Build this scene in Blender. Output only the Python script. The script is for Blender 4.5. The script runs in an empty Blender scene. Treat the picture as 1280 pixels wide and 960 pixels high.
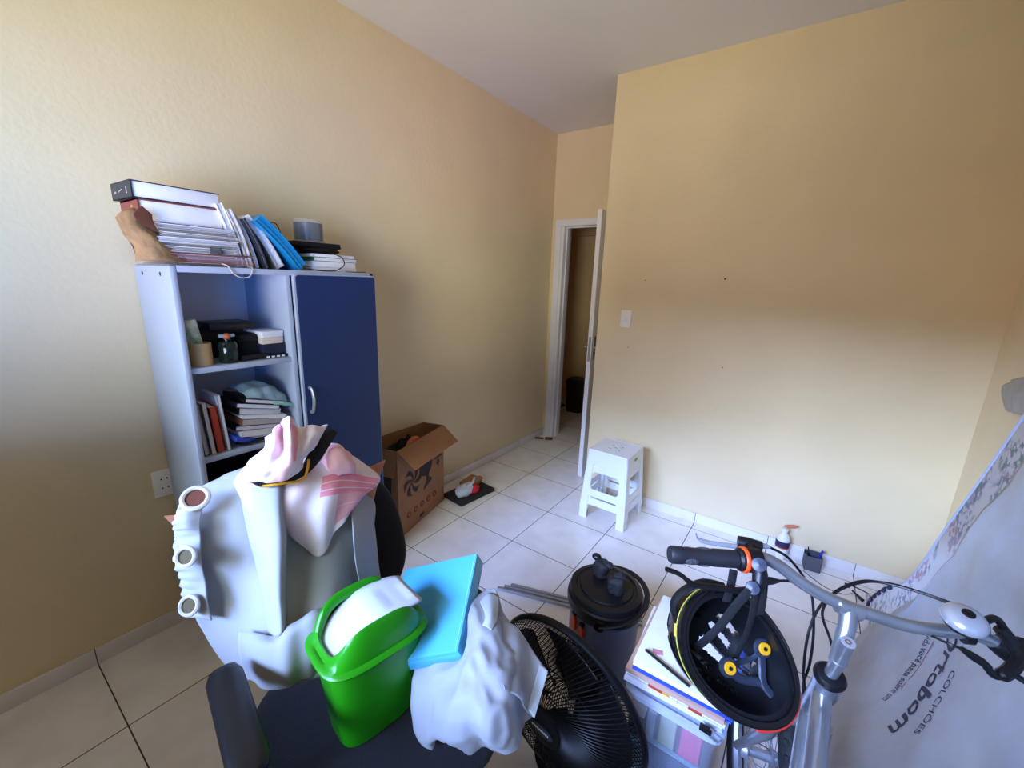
import bpy, bmesh, math, random
from mathutils import Vector, Matrix, Euler, noise
random.seed(7)
C = bpy.context.scene.collection
PI = math.pi
V = Vector
sin, cos = math.sin, math.cos

# ------------------------------------------------------------------ camera
FPX = 523.8124
CAM = V((2.1364, -2.8534, 1.5616))
def cam_axes(p, t, r):
    F = V((-sin(p)*cos(t), cos(p)*cos(t), sin(t)))
    R = V((cos(p), sin(p), 0)); U = R.cross(F)
    return cos(r)*R+sin(r)*U, -sin(r)*R+cos(r)*U, F
CR, CU, CF = cam_axes(.612, -.2396, .0344)
def ray(u, v): return CF + (u-640)/FPX*CR - (v-480)/FPX*CU
def atd(u, v, d): return CAM + d*ray(u, v)                 # a point at distance d along the view
def atz(u, v, z):
    r = ray(u, v); return CAM + (z-CAM.z)/r.z*r
def atx(u, v, x):
    r = ray(u, v); return CAM + (x-CAM.x)/r.x*r
CH_O = V((1.35, -2.33, 0)); CH_F = V((.98, -.2, 0)).normalized(); CH_P = V((-CH_F.y, CH_F.x, 0))
def atc(u, v, c):                                            # a point on an upright plane parallel to the chair's back
    r = ray(u, v); return CAM + ((c-(CAM-CH_O).dot(CH_F))/r.dot(CH_F))*r
cd = bpy.data.cameras.new('camera'); cam = bpy.data.objects.new('camera', cd); C.objects.link(cam)
cd.sensor_fit = 'HORIZONTAL'; cd.sensor_width = 36; cd.lens = FPX/1280*36; cd.clip_start = .02
m = Matrix((CR, CU, -CF)).transposed().to_4x4(); m.translation = CAM; cam.matrix_world = m
bpy.context.scene.camera = cam

# ------------------------------------------------------------------ materials
def lin(c):
    c = c/255
    return c/12.92 if c <= .04045 else ((c+.055)/1.055)**2.4
def rgb(r, g, b): return (lin(r), lin(g), lin(b), 1)
def mat(name, col, rough=.5, metal=0, var=0, vscale=8, bump=0, bscale=60, alpha=1, spec=.5, trans=0, ior=1.45, coat=0, sheen=0, translucent=0, col2=None):
    m = bpy.data.materials.new(name); m.use_nodes = True; nt = m.node_tree; N = nt.nodes; L = nt.links
    b = N['Principled BSDF']; b.inputs['Base Color'].default_value = col; b.inputs['Roughness'].default_value = rough
    b.inputs['Metallic'].default_value = metal; b.inputs['Alpha'].default_value = alpha; b.inputs['Specular IOR Level'].default_value = spec
    b.inputs['Transmission Weight'].default_value = trans; b.inputs['IOR'].default_value = ior; b.inputs['Coat Weight'].default_value = coat
    b.inputs['Sheen Weight'].default_value = sheen
    tc = N.new('ShaderNodeTexCoord')
    nz = N.new('ShaderNodeTexNoise'); nz.inputs['Scale'].default_value = vscale; nz.inputs['Detail'].default_value = 5
    L.new(tc.outputs['Object'], nz.inputs['Vector'])
    if var or col2:
        mx = N.new('ShaderNodeMix'); mx.data_type = 'RGBA'
        rp = N.new('ShaderNodeMapRange'); rp.inputs['From Min'].default_value = .35; rp.inputs['From Max'].default_value = .65
        L.new(nz.outputs['Fac'], rp.inputs['Value']); L.new(rp.outputs['Result'], mx.inputs['Factor'])
        c2 = col2 or tuple(min(1, c*(1-var)) for c in col[:3])+(1,)
        mx.inputs[6].default_value = col; mx.inputs[7].default_value = c2
        L.new(mx.outputs[2], b.inputs['Base Color'])
    if bump:
        n2 = N.new('ShaderNodeTexNoise'); n2.inputs['Scale'].default_value = bscale; n2.inputs['Detail'].default_value = 4
        L.new(tc.outputs['Object'], n2.inputs['Vector'])
        bp = N.new('ShaderNodeBump'); bp.inputs['Strength'].default_value = bump; bp.inputs['Distance'].default_value = .01
        L.new(n2.outputs['Fac'], bp.inputs['Height']); L.new(bp.outputs['Normal'], b.inputs['Normal'])
    if translucent:
        tr = N.new('ShaderNodeBsdfTranslucent'); tr.inputs['Color'].default_value = col
        ms = N.new('ShaderNodeMixShader'); ms.inputs[0].default_value = translucent
        out = N['Material Output']; L.new(b.outputs[0], ms.inputs[1]); L.new(tr.outputs[0], ms.inputs[2]); L.new(ms.outputs[0], out.inputs['Surface'])
    return m
def sheer(name, col, opacity, rough=.8):
    m = mat(name, col, rough, spec=.2, translucent=.45, bump=.25, bscale=25)
    nt = m.node_tree; N = nt.nodes; L = nt.links; out = N['Material Output']
    src = out.inputs['Surface'].links[0].from_socket
    tp = N.new('ShaderNodeBsdfTransparent'); ms = N.new('ShaderNodeMixShader'); ms.inputs[0].default_value = opacity
    L.new(tp.outputs[0], ms.inputs[1]); L.new(src, ms.inputs[2]); L.new(ms.outputs[0], out.inputs['Surface'])
    return m

WALLC = rgb(228, 210, 172)
M = {}
M['wall'] = mat('wall_paint', WALLC, .42, var=.05, vscale=2.5, bump=.12, bscale=45, spec=.35)
M['hall'] = mat('hall_paint', rgb(236, 200, 148), .6, var=.06, vscale=3)
M['ceil'] = mat('ceiling_paint', rgb(222, 220, 222), .8, var=.03, vscale=2)
M['door'] = mat('door_paint', rgb(232, 232, 238), .35, var=.04, vscale=3)
M['cab'] = mat('cabinet_laminate', rgb(172, 184, 208), .42, var=.03, vscale=30)
M['blue'] = mat('blue_door_laminate', rgb(24, 50, 104), .42, var=.06, vscale=40)
M['white_plastic'] = mat('white_plastic', rgb(232, 236, 242), .35, var=.02)
M['switch'] = mat('switch_plastic', rgb(238, 236, 228), .35)
M['black'] = mat('black_plastic', rgb(15, 16, 20), .4)
M['black_gloss'] = mat('glossy_black', rgb(12, 12, 15), .12, coat=.5)
M['black_fab'] = mat('black_fabric', rgb(22, 22, 26), .9, var=.3, vscale=30, bump=.3, bscale=200)
M['navy_fab'] = mat('navy_fabric', rgb(20, 22, 32), .92, var=.25, vscale=25, bump=.3, bscale=250, sheen=.15)
M['rubber'] = mat('rubber', rgb(26, 26, 28), .75, bump=.2, bscale=120)
M['grip'] = mat('grip_rubber', rgb(32, 32, 38), .55)
M['gripgrey'] = mat('grip_grey', rgb(75, 77, 84), .7, bump=.8, bscale=500)
M['silver'] = mat('silver_paint', rgb(186, 192, 200), .28, metal=.85, var=.12, vscale=25)
M['chrome'] = mat('chrome', rgb(196, 202, 214), .22, metal=.55)
M['fanblack'] = mat('fan_black', rgb(8, 8, 10), .5, spec=.3)
M['hole'] = mat('painted_hole_brown', rgb(88, 78, 52), .8)  # dark backdrop tone painted on the lower eyelet discs
M['steel'] = mat('brushed_steel', rgb(170, 174, 182), .35, metal=.6, var=.1)
M['rust'] = mat('rust', rgb(120, 80, 50), .8)
M['cardboard'] = mat('cardboard', rgb(163, 118, 84), .85, var=.12, vscale=10, bump=.1, bscale=80)
M['cardboard_in'] = mat('cardboard_inside', rgb(150, 108, 78), .9, var=.1)
M['print_grey'] = mat('grey_print', rgb(62, 56, 56), .85)
M['print_red'] = mat('red_print', rgb(128, 62, 48), .85)
M['kraft'] = mat('kraft_paper', rgb(172, 136, 98), .8, var=.18, vscale=25, bump=.5, bscale=35)
M['opening_shade'] = mat('dark_opening_shade', rgb(105, 60, 45), .9)  # dark tone painted in for the shade inside openings
M['paper'] = mat('paper', rgb(236, 236, 244), .8, var=.05, vscale=30)
M['paper2'] = mat('aged_paper', rgb(206, 198, 192), .8, var=.15, vscale=60)
M['pinkpaper'] = mat('pink_paper', rgb(216, 146, 158), .8, var=.15, vscale=60)
M['brownpaper'] = mat('brown_folder', rgb(140, 92, 70), .8, var=.15)
M['redbrown'] = mat('red_brown_cover', rgb(135, 68, 60), .5)
M['darkcover'] = mat('dark_cover', rgb(42, 46, 56), .45)
M['green'] = mat('green_plastic', rgb(32, 142, 14), .32, var=.04, vscale=6)
M['lidwhite'] = mat('lid_plastic', rgb(196, 204, 218), .32)
M['cyan'] = mat('cyan_binder', rgb(78, 174, 226), .4, var=.06, vscale=6)
M['cyandark'] = mat('cyan_folder', rgb(22, 140, 200), .4, var=.1, vscale=10)
M['curtain'] = mat('white_curtain', rgb(182, 186, 192), .9, var=.03, vscale=12, bump=.25, bscale=14, translucent=.2, spec=.15)
M['voile'] = sheer('white_voile', rgb(206, 210, 220), .72)
M['ring'] = mat('grommet_ring', rgb(196, 192, 186), .3, coat=.3)
M['leather'] = mat('brown_cushion', rgb(178, 114, 84), .55, var=.12, vscale=10, bump=.15, bscale=60)
M['coolerbody'] = mat('cooler_body', rgb(116, 132, 168), .38, var=.05)
M['orange'] = mat('orange_plastic', rgb(235, 84, 34), .35)
M['yellow'] = mat('yellow_plastic', rgb(216, 156, 24), .45)
M['floorjoint'] = mat('grout', rgb(90, 78, 66), .9)
M['clear'] = mat('clear_plastic', rgb(222, 230, 244), .12, alpha=.22, spec=.5)
M['clearbox'] = mat('cloudy_clear_plastic', rgb(190, 205, 228), .22, alpha=.17)
M['beigeboard'] = mat('beige_board', rgb(196, 158, 138), .7, var=.06)
M['bluecover'] = mat('blue_cover', rgb(46, 78, 190), .4)
M['beige'] = mat('beige_card', rgb(222, 205, 190), .7)
M['navybox'] = mat('navy_box', rgb(26, 32, 58), .5)
M['teal'] = mat('teal_cloth', rgb(150, 178, 192), .85, var=.15, bump=.4, bscale=25)
M['mint'] = mat('mint_cloth', rgb(140, 205, 190), .85)
M['red'] = mat('red_print_bag', rgb(200, 30, 42), .5)
M['glass'] = mat('dark_glass', rgb(60, 90, 80), .05, trans=.85, ior=1.45)
M['skinorange'] = mat('orange_item', rgb(200, 110, 80), .5)
M['disc'] = mat('disc_edge', rgb(34, 37, 45), .25, var=.3, vscale=3)
M['tape'] = mat('kraft_roll', rgb(196, 164, 112), .7, var=.06)
M['redbook'] = mat('red_book', rgb(176, 62, 38), .5)
M['darkgrey'] = mat('dark_grey_foam', rgb(42, 40, 42), .9, bump=.2)
M['meshcup'] = mat('mesh_metal', rgb(92, 94, 102), .55, metal=.3, bump=.6, bscale=400)
M['penblue'] = mat('blue_pen', rgb(38, 48, 170), .4)
M['brownwood'] = mat('reddish_wood', rgb(112, 58, 44), .6, var=.2)
M['greycloth'] = mat('grey_cloth', rgb(172, 168, 162), .9, bump=.4, bscale=20)
M['navylogo'] = mat('navy_ink', rgb(38, 36, 66), .6)
M['redline'] = mat('red_ink', rgb(150, 84, 80), .7)
M['screw'] = mat('dark_cap', rgb(40, 44, 60), .5)
M['yellowline'] = mat('yellow_line', rgb(170, 164, 70), .5)
M['helmred'] = mat('helmet_red', rgb(205, 52, 38), .3)

def tile_mat(name, base, base2, grout, rough=.22):
    m = bpy.data.materials.new(name); m.use_nodes = True; nt = m.node_tree; N = nt.nodes; L = nt.links
    b = N['Principled BSDF']; b.inputs['Roughness'].default_value = rough
    tc = N.new('ShaderNodeTexCoord'); mp = N.new('ShaderNodeMapping'); mp.inputs['Location'].default_value = (-.415, .095, 0)
    L.new(tc.outputs['Object'], mp.inputs['Vector'])
    br = N.new('ShaderNodeTexBrick'); br.offset = 0; br.squash = 1
    br.inputs['Scale'].default_value = 1; br.inputs['Brick Width'].default_value = .43; br.inputs['Row Height'].default_value = .43
    br.inputs['Mortar Size'].default_value = .0022; br.inputs['Mortar Smooth'].default_value = .1; br.inputs['Bias'].default_value = 0
    nz = N.new('ShaderNodeTexNoise'); nz.inputs['Scale'].default_value = 7; nz.inputs['Detail'].default_value = 8
    L.new(tc.outputs['Object'], nz.inputs['Vector'])
    mx = N.new('ShaderNodeMix'); mx.data_type = 'RGBA'; mx.inputs[6].default_value = base; mx.inputs[7].default_value = base2
    rp = N.new('ShaderNodeMapRange'); rp.inputs['From Min'].default_value = .4; rp.inputs['From Max'].default_value = .7
    L.new(nz.outputs['Fac'], rp.inputs['Value']); L.new(rp.outputs['Result'], mx.inputs['Factor'])
    L.new(mp.outputs['Vector'], br.inputs['Vector']); L.new(mx.outputs[2], br.inputs['Color1']); L.new(mx.outputs[2], br.inputs['Color2'])
    br.inputs['Mortar'].default_value = grout
    L.new(br.outputs['Color'], b.inputs['Base Color'])
    bp = N.new('ShaderNodeBump'); bp.inputs['Strength'].default_value = .5; bp.inputs['Distance'].default_value = .002; bp.invert = True
    L.new(br.outputs['Fac'], bp.inputs['Height']); L.new(bp.outputs['Normal'], b.inputs['Normal'])
    rm = N.new('ShaderNodeMapRange'); rm.inputs['To Min'].default_value = rough; rm.inputs['To Max'].default_value = .9
    L.new(br.outputs['Fac'], rm.inputs['Value']); L.new(rm.outputs['Result'], b.inputs['Roughness'])
    return m
M['tile'] = tile_mat('floor_tiles', rgb(238, 234, 234), rgb(226, 221, 220), rgb(70, 58, 52))
M['base'] = mat('baseboard_tile', rgb(228, 222, 220), .25, var=.05, vscale=6)

def floral_mat():
    m = bpy.data.materials.new('floral_fabric'); m.use_nodes = True; nt = m.node_tree; N = nt.nodes; L = nt.links
    b = N['Principled BSDF']; b.inputs['Roughness'].default_value = .8
    tc = N.new('ShaderNodeTexCoord')
    def nse(s, d, off=0):
        mp = N.new('ShaderNodeMapping'); mp.inputs['Location'].default_value = (off, off*1.7, off*.3); L.new(tc.outputs['Object'], mp.inputs['Vector'])
        n = N.new('ShaderNodeTexNoise'); n.inputs['Scale'].default_value = s; n.inputs['Detail'].default_value = d; L.new(mp.outputs[0], n.inputs['Vector']); return n.outputs['Fac']
    def rng(x, a, c):
        r = N.new('ShaderNodeMapRange'); r.inputs['From Min'].default_value = a; r.inputs['From Max'].default_value = c; L.new(x, r.inputs['Value']); return r.outputs['Result']
    def mul(x, y):
        r = N.new('ShaderNodeMath'); r.operation = 'MULTIPLY'; L.new(x, r.inputs[0]); L.new(y, r.inputs[1]); return r.outputs[0]
    col = None
    for k, (c, off) in enumerate(((rgb(140, 152, 190), 3.1), (rgb(186, 160, 182), 8.6), (rgb(128, 146, 160), 14.2))):
        f = mul(rng(nse(7, 1, off), .52, .6), rng(nse(42, 3, off+1), .47, .56))
        mx = N.new('ShaderNodeMix'); mx.data_type = 'RGBA'; L.new(f, mx.inputs['Factor']); mx.inputs[7].default_value = c
        if col: L.new(col, mx.inputs[6])
        else: mx.inputs[6].default_value = rgb(218, 222, 238)
        col = mx.outputs[2]
    L.new(col, b.inputs['Base Color'])
    return m
M['floral'] = floral_mat()

def uv_band_mat(name, base, bands):                          # cloth with woven bands laid out in the cloth's own uv
    m = mat(name, base, .85, bump=.25, bscale=30, translucent=.12, spec=.2); nt = m.node_tree; N = nt.nodes; L = nt.links
    b = N['Principled BSDF']; uv = N.new('ShaderNodeUVMap'); uv.uv_map = 'UVMap'
    sp = N.new('ShaderNodeSeparateXYZ'); L.new(uv.outputs[0], sp.inputs[0]); col = None
    for (u0, u1, v0, v1, c, a) in bands:
        def gate(sock, lo, hi):
            g = N.new('ShaderNodeMath'); g.operation = 'COMPARE'; g.inputs[1].default_value = (lo+hi)/2; g.inputs[2].default_value = (hi-lo)/2; L.new(sock, g.inputs[0]); return g.outputs[0]
        g1, g2 = gate(sp.outputs[0], u0, u1), gate(sp.outputs[1], v0, v1)
        mu = N.new('ShaderNodeMath'); mu.operation = 'MULTIPLY'; L.new(g1, mu.inputs[0]); L.new(g2, mu.inputs[1])
        m2 = N.new('ShaderNodeMath'); m2.operation = 'MULTIPLY'; m2.inputs[1].default_value = a; L.new(mu.outputs[0], m2.inputs[0])
        mx = N.new('ShaderNodeMix'); mx.data_type = 'RGBA'; L.new(m2.outputs[0], mx.inputs['Factor']); mx.inputs[7].default_value = c
        if col: L.new(col, mx.inputs[6])
        else: mx.inputs[6].default_value = base
        col = mx.outputs[2]
    L.new(col, b.inputs['Base Color'])
    return m
PK = rgb(240, 150, 172)
M['towel'] = uv_band_mat('pink_striped_towel', rgb(236, 226, 236), [
    (0, .5, 0, 1, rgb(238, 206, 220), .35), (.58, .98, .36, .56, PK, 1), (.58, .98, .43, .44, rgb(245, 225, 232), 1),
    (.58, .98, .5, .51, rgb(245, 225, 232), 1), (.72, .98, .56, .88, PK, .7), (.5, .78, .05, .22, PK, .7), (.72, .98, .68, .69, rgb(245, 225, 232), 1)])
M['towel2'] = uv_band_mat('pink_striped_towel_top', rgb(240, 228, 234), [
    (.35, .55, 0, 1, rgb(242, 180, 196), .6), (.55, .62, .1, .7, PK, .9), (0, .3, .0, .3, rgb(240, 205, 212), .7)])

# ------------------------------------------------------------------ mesh helpers
class MB:
    def __init__(s): s.v = []; s.f = []; s.mi = []; s.k = 0; s.uv = None
    def mat(s, k): s.k = k; return s
    def add(s, vs, fs):
        b = len(s.v); s.v += [V(p) for p in vs]; s.f += [tuple(b+i for i in f) for f in fs]; s.mi += [s.k]*len(fs); return s
    def bm(s, bm, mtx=None):
        bm.verts.index_update()
        s.add([(mtx @ v.co) if mtx else v.co.copy() for v in bm.verts], [[v.index for v in f.verts] for f in bm.faces]); bm.free(); return s
    def box(s, c, d, bev=0, rot=None, seg=2):
        bm = bmesh.new(); bmesh.ops.create_cube(bm, size=1); bmesh.ops.scale(bm, vec=d, verts=bm.verts)
        if bev: bmesh.ops.bevel(bm, geom=bm.edges[:], offset=min(bev, min(d)*.49), segments=seg, affect='EDGES', profile=.5)
        mt = Matrix.Translation(V(c))
        if rot is not None: mt = mt @ (rot.to_4x4() if isinstance(rot, Matrix) else Euler(rot).to_matrix().to_4x4())
        return s.bm(bm, mt)
    def b2(s, lo, hi, bev=0): return s.box([(a+b)/2 for a, b in zip(lo, hi)], [abs(b-a) for a, b in zip(lo, hi)], bev)
    def tube(s, pts, r, n=10, closed=False, cap=True, flat=1, up=None):
        P = [V(p) for p in pts]; q = len(P); rs = r if isinstance(r, (list, tuple)) else [r]*q
        T = []
        for i in range(q):
            a = P[i-1] if (i or closed) else P[0]; b = P[(i+1) % q] if (i < q-1 or closed) else P[-1]
            T.append((b-a).normalized())
        u = V(up) if up is not None else (V((0, 0, 1)) if abs(T[0].z) < .9 else V((1, 0, 0)))
        vs = []; u = (u - T[0]*u.dot(T[0])).normalized()
        for i in range(q):
            u = u - T[i]*u.dot(T[i])
            u = u.normalized() if u.length > 1e-6 else T[i].orthogonal().normalized()
            w = T[i].cross(u)
            for k in range(n):
                a = 2*PI*k/n; vs.append(P[i]+rs[i]*(cos(a)*w+sin(a)*u*flat))
        fs = []
        for i in range(q if closed else q-1):
            j = (i+1) % q
            for k in range(n): fs.append((i*n+k, i*n+(k+1) % n, j*n+(k+1) % n, j*n+k))
        if cap and not closed: fs += [tuple(range(n))[::-1], tuple((q-1)*n+k for k in range(n))]
        return s.add(vs, fs)
    def lathe(s, prof, mtx=Matrix(), n=32, sx=1, sy=1, power=None):
        vs = []; fs = []
        for r, z in prof:
            for k in range(n):
                a = 2*PI*k/n; x, y = cos(a), sin(a)
                if power: x, y = math.copysign(abs(x)**power, x), math.copysign(abs(y)**power, y)
                vs.append(mtx @ V((r*x*sx, r*y*sy, z)))
        for i in range(len(prof)-1):
            for k in range(n): fs.append((i*n+k, i*n+(k+1) % n, (i+1)*n+(k+1) % n, (i+1)*n+k))
        if prof[0] == prof[-1]: return s.add(vs, fs)          # a ring: open in the middle
        if prof[0][0] > 1e-5: fs.append(tuple(range(n))[::-1])
        if prof[-1][0] > 1e-5: fs.append(tuple((len(prof)-1)*n+k for k in range(n)))
        return s.add(vs, fs)
    def prism(s, poly, h, mtx=Matrix()):                      # polygon in local xy, extruded along local z
        n = len(poly); vs = [mtx @ V((x, y, 0)) for x, y in poly]+[mtx @ V((x, y, h)) for x, y in poly]
        fs = [tuple(range(n))[::-1], tuple(range(n, 2*n))]+[(i, (i+1) % n, n+(i+1) % n, n+i) for i in range(n)]
        return s.add(vs, fs)
    def ball(s, c, r, sc=(1, 1, 1), seg=20, rings=12, rot=None):
        bm = bmesh.new(); bmesh.ops.create_uvsphere(bm, u_segments=seg, v_segments=rings, radius=r); bmesh.ops.scale(bm, vec=sc, verts=bm.verts)
        mt = Matrix.Translation(V(c))
        if rot is not None: mt = mt @ (rot.to_4x4() if isinstance(rot, Matrix) else Euler(rot).to_matrix().to_4x4())
        return s.bm(bm, mt)
def axm(o, z, x=None):                                       # matrix with local z along a direction
    z = V(z).normalized(); x = V(x) if x is not None else (V((1, 0, 0)) if abs(z.x) < .9 else V((0, 1, 0)))
    y = z.cross(x).normalized(); x = y.cross(z)
    m = Matrix((x, y, z)).transposed().to_4x4(); m.translation = V(o); return m
MW = {}                                                      # world matrices of the empties
def obj(name, mb, mats, parent=None, world=False, smooth=35, solid=0, sub=0, kind=None):
    me = bpy.data.meshes.new(name)
    vs = mb.v
    if parent is not None and world:
        inv = MW[parent].inverted(); vs = [inv @ v for v in vs]
    me.from_pydata([tuple(v) for v in vs], [], mb.f)
    for mm in (mats if isinstance(mats, (list, tuple)) else [mats]): me.materials.append(M[mm] if isinstance(mm, str) else mm)
    me.polygons.foreach_set('material_index', mb.mi)
    if mb.uv:
        uvl = me.uv_layers.new(name='UVMap')
        for lp in me.loops: uvl.data[lp.index].uv = mb.uv[lp.vertex_index]
    me.update()
    if smooth:
        me.polygons.foreach_set('use_smooth', [True]*len(me.polygons))
        if smooth < 180: me.set_sharp_from_angle(angle=math.radians(smooth))
    o = bpy.data.objects.new(name, me); C.objects.link(o)
    if parent is not None: o.parent = parent; MW[o] = MW[parent]
    else: MW[o] = Matrix()
    if sub:
        md = o.modifiers.new('sub', 'SUBSURF'); md.levels = sub; md.render_levels = sub
    if solid:
        md = o.modifiers.new('solid', 'SOLIDIFY'); md.thickness = solid; md.offset = 0
    if kind: o['kind'] = kind
    return o
def tag(o, label, cat, group=None):
    o['label'] = label; o['category'] = cat
    if group: o['group'] = group
    return o
def thing(name, label, cat, loc=(0, 0, 0), rotz=0, group=None, mtx=None):
    o = bpy.data.objects.new(name, None); C.objects.link(o); o.empty_display_size = .05
    mt = mtx if mtx is not None else Matrix.Translation(V(loc)) @ Matrix.Rotation(rotz, 4, 'Z')
    o.matrix_world = mt; o.matrix_basis = mt; MW[o] = mt
    return tag(o, label, cat, group)
def struct(name, mb, mats, **k):
    o = obj(name, mb, mats, **k)
    if o.parent is None: o['kind'] = 'structure'
    return o
def catmull(P, n, closed=False):
    P = [V(p) for p in P]; out = []; q = len(P)
    for i in range(q if closed else q-1):
        a, b, c, d = (P[(i-1) % q], P[i], P[(i+1) % q], P[(i+2) % q]) if closed else (P[max(i-1, 0)], P[i], P[i+1], P[min(i+2, q-1)])
        for k in range(n):
            t = k/n; out.append(.5*((2*b)+(c-a)*t+(2*a-5*b+4*c-d)*t*t+(3*b-a-3*c+d)*t**3))
    if not closed: out.append(P[-1])
    return out
def cloth(rows, n=9, disp=None, mb=None):                     # a smooth sheet through a grid of points
    cr = [catmull(r, n) for r in rows]
    cols = [catmull([r[j] for r in cr], n) for j in range(len(cr[0]))]
    W = len(cols); H = len(cols[0]); g = [[cols[j][i] for j in range(W)] for i in range(H)]
    if disp:
        g2 = []
        for i in range(H):
            row = []
            for j in range(W):
                a = g[i][min(j+1, W-1)]-g[i][max(j-1, 0)]; b = g[min(i+1, H-1)][j]-g[max(i-1, 0)][j]
                nn = a.cross(b); nn = nn.normalized() if nn.length > 1e-9 else V((0, 0, 1))
                row.append(g[i][j]+nn*disp(j/(W-1), i/(H-1), g[i][j]))
            g2.append(row)
        g = g2
    mb = mb or MB(); uv = mb.uv or []; b0 = len(mb.v)
    mb.add([p for r in g for p in r], [(i*W+j, i*W+j+1, (i+1)*W+j+1, (i+1)*W+j) for i in range(H-1) for j in range(W-1)])
    uv += [(j/(W-1), i/(H-1)) for i in range(H) for j in range(W)]; mb.uv = uv
    mb.grid = g
    return mb
def nz(p, s, seed=0): return noise.noise(V(p)*s+V((seed, seed*2.3, seed*.7)))
def softbox(c, d, r, cuts=8, fn=None):
    bm = bmesh.new(); bmesh.ops.create_cube(bm, size=1); bmesh.ops.subdivide_edges(bm, edges=bm.edges[:], cuts=cuts, use_grid_fill=True)
    for v in bm.verts:
        p = V((v.co.x*d[0], v.co.y*d[1], v.co.z*d[2])); h = V(d)/2
        q = V([max(-(h[i]-r[i]), min(h[i]-r[i], p[i])) for i in range(3)]); w = V([(p[i]-q[i])/max(r[i], 1e-6) for i in range(3)])
        if w.length > 1e-6:
            w.normalize(); p = q+V([w[i]*r[i] for i in range(3)])
        v.co = p+V(c)
        if fn: v.co = fn(v.co)
    return MB().bm(bm)
def text_mesh(s, size, bold=0, shear=0, ext=.0004):
    cu = bpy.data.curves.new('lettering', 'FONT'); cu.body = s; cu.size = size; cu.extrude = ext; cu.offset = bold; cu.shear = shear; cu.resolution_u = 3
    o = bpy.data.objects.new('lettering', cu); C.objects.link(o)
    dg = bpy.context.evaluated_depsgraph_get(); me = bpy.data.meshes.new_from_object(o.evaluated_get(dg))
    bpy.data.objects.remove(o); bpy.data.curves.remove(cu)
    return me
def add_text(mb, s, size, mtx, bold=0, shear=0, fit=None):
    me = text_mesh(s, size, bold, shear); xs = [v.co.x for v in me.vertices]; w = max(xs)-min(xs)
    k = fit/w if fit else 1
    mb.add([mtx @ V(((v.co.x-min(xs))*k, v.co.y*k, v.co.z)) for v in me.vertices], [tuple(p.vertices) for p in me.polygons]); bpy.data.meshes.remove(me); return mb
def copy_tree(o, parent=None, mtx=None):
    c = o.copy(); C.objects.link(c); c.parent = parent; MW[c] = mtx if mtx is not None else MW[o]
    if mtx is not None: c.matrix_basis = mtx
    for ch in [x for x in bpy.data.objects if x.parent == o]: copy_tree(ch, c)
    return c

# ------------------------------------------------------------------ the room
H = 2.859; XR = 2.858; YW = -3.34; XC = .874; YD = .773
struct('floor', MB().b2((-1.4, YW-.1, -.1), (XR+.15, 2.0, 0)), 'tile')
struct('ceiling', MB().b2((-1.4, YW-.1, H), (XR+.15, 2.0, H+.1)), 'ceil')
struct('wall_left', MB().b2((-.15, YW-.1, 0), (0, YD, H)), 'wall')
wb = struct('wall_back', MB().b2((XC, 0, 0), (XR+.15, YD+.14, H)), 'wall')
struct('wall_right', MB().b2((XR, YW-.1, 0), (XR+.15, 0, H)), 'wall')
# doorway wall: opening x .10-.775, z 0-2.11
dw = MB(); dw.b2((-.15, YD, 0), (.095, YD+.14, H)); dw.b2((.095, YD, 2.1005), (XC, YD+.14, H)); dw.b2((.815, YD, 0), (XC, YD+.14, 2.115))
struct('wall_door', dw, 'wall')
# window wall behind the camera: an open window
ww = MB(); wx0, wx1, wz0, wz1 = .3, 2.2, 1.0, 2.1
ww.b2((-.15, YW-.15, 0), (XR+.15, YW, wz0)); ww.b2((-.15, YW-.15, wz1), (XR+.15, YW, H)); ww.b2((-.15, YW-.15, wz0), (wx0, YW, wz1)); ww.b2((wx1, YW-.15, wz0), (XR+.15, YW, wz1))
struct('wall_window', ww, 'wall')
wf = MB(); 
for a, b in (((wx0, YW-.1, wz0), (wx0+.04, YW-.04, wz1)), ((wx1-.04, YW-.1, wz0), (wx1, YW-.04, wz1)), ((wx0, YW-.1, wz0), (wx1, YW-.04, wz0+.04)), ((wx0, YW-.1, wz1-.04), (wx1, YW-.04, wz1))): wf.b2(a, b)
struct('window_1', wf, 'door')
# hallway
struct('wall_hall', MB().b2((-1.4, 1.98, 0), (1.6, 2.08, H)), 'hall')
hs = MB(); hs.b2((-1.5, YD+.14, 0), (-1.4, 2.0, H)); hs.b2((1.5, YD+.14, 0), (1.6, 2.0, H)); hs.b2((-1.4, YD, 0), (-.15, YD+.14, H))
struct('wall_hall_side', hs, 'hall')
# dark wooden beam in the hall
struct('trim_1', MB().b2((-1.4, 1.9, 2.12), (1.5, 1.98, 2.2), .004), 'hall')

def joints(mb, lo, hi, axis, pos):
    pass
def base(name, x0, y0, x1, y1, js, side):
    mb = MB(); t = .012; h = .07; g = .0015
    L_ = [0]+js+[1]
    horiz = abs(x1-x0) > abs(y1-y0)
    a0, a1 = (x0, x1) if horiz else (y0, y1)
    cuts = [a0]+[j for j in js if a0 < j < a1]+[a1]
    for a, b in zip(cuts, cuts[1:]):
        if horiz: mb.b2((a+g, min(y0, y0+side*t), .0), (b-g, max(y0, y0+side*t), h), .002)
        else: mb.b2((min(x0, x0+side*t), a+g, .0), (max(x0, x0+side*t), b-g, h), .002)
    mb.mat(1)
    if horiz: mb.b2((a0, min(y0, y0+side*t*.7), 0), (a1, max(y0, y0+side*t*.7), h-.002))
    else: mb.b2((min(x0, x0+side*t*.7), a0, 0), (max(x0, x0+side*t*.7), a1, h-.002))
    return struct(name, mb, ['base', 'floorjoint'])
gx = [.415+.43*i for i in range(0, 7)]; gy = [-.095+.43*j for j in range(-8, 3)]
base('baseboard_left', 0, YW, 0, YD, gy, 1)
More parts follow.
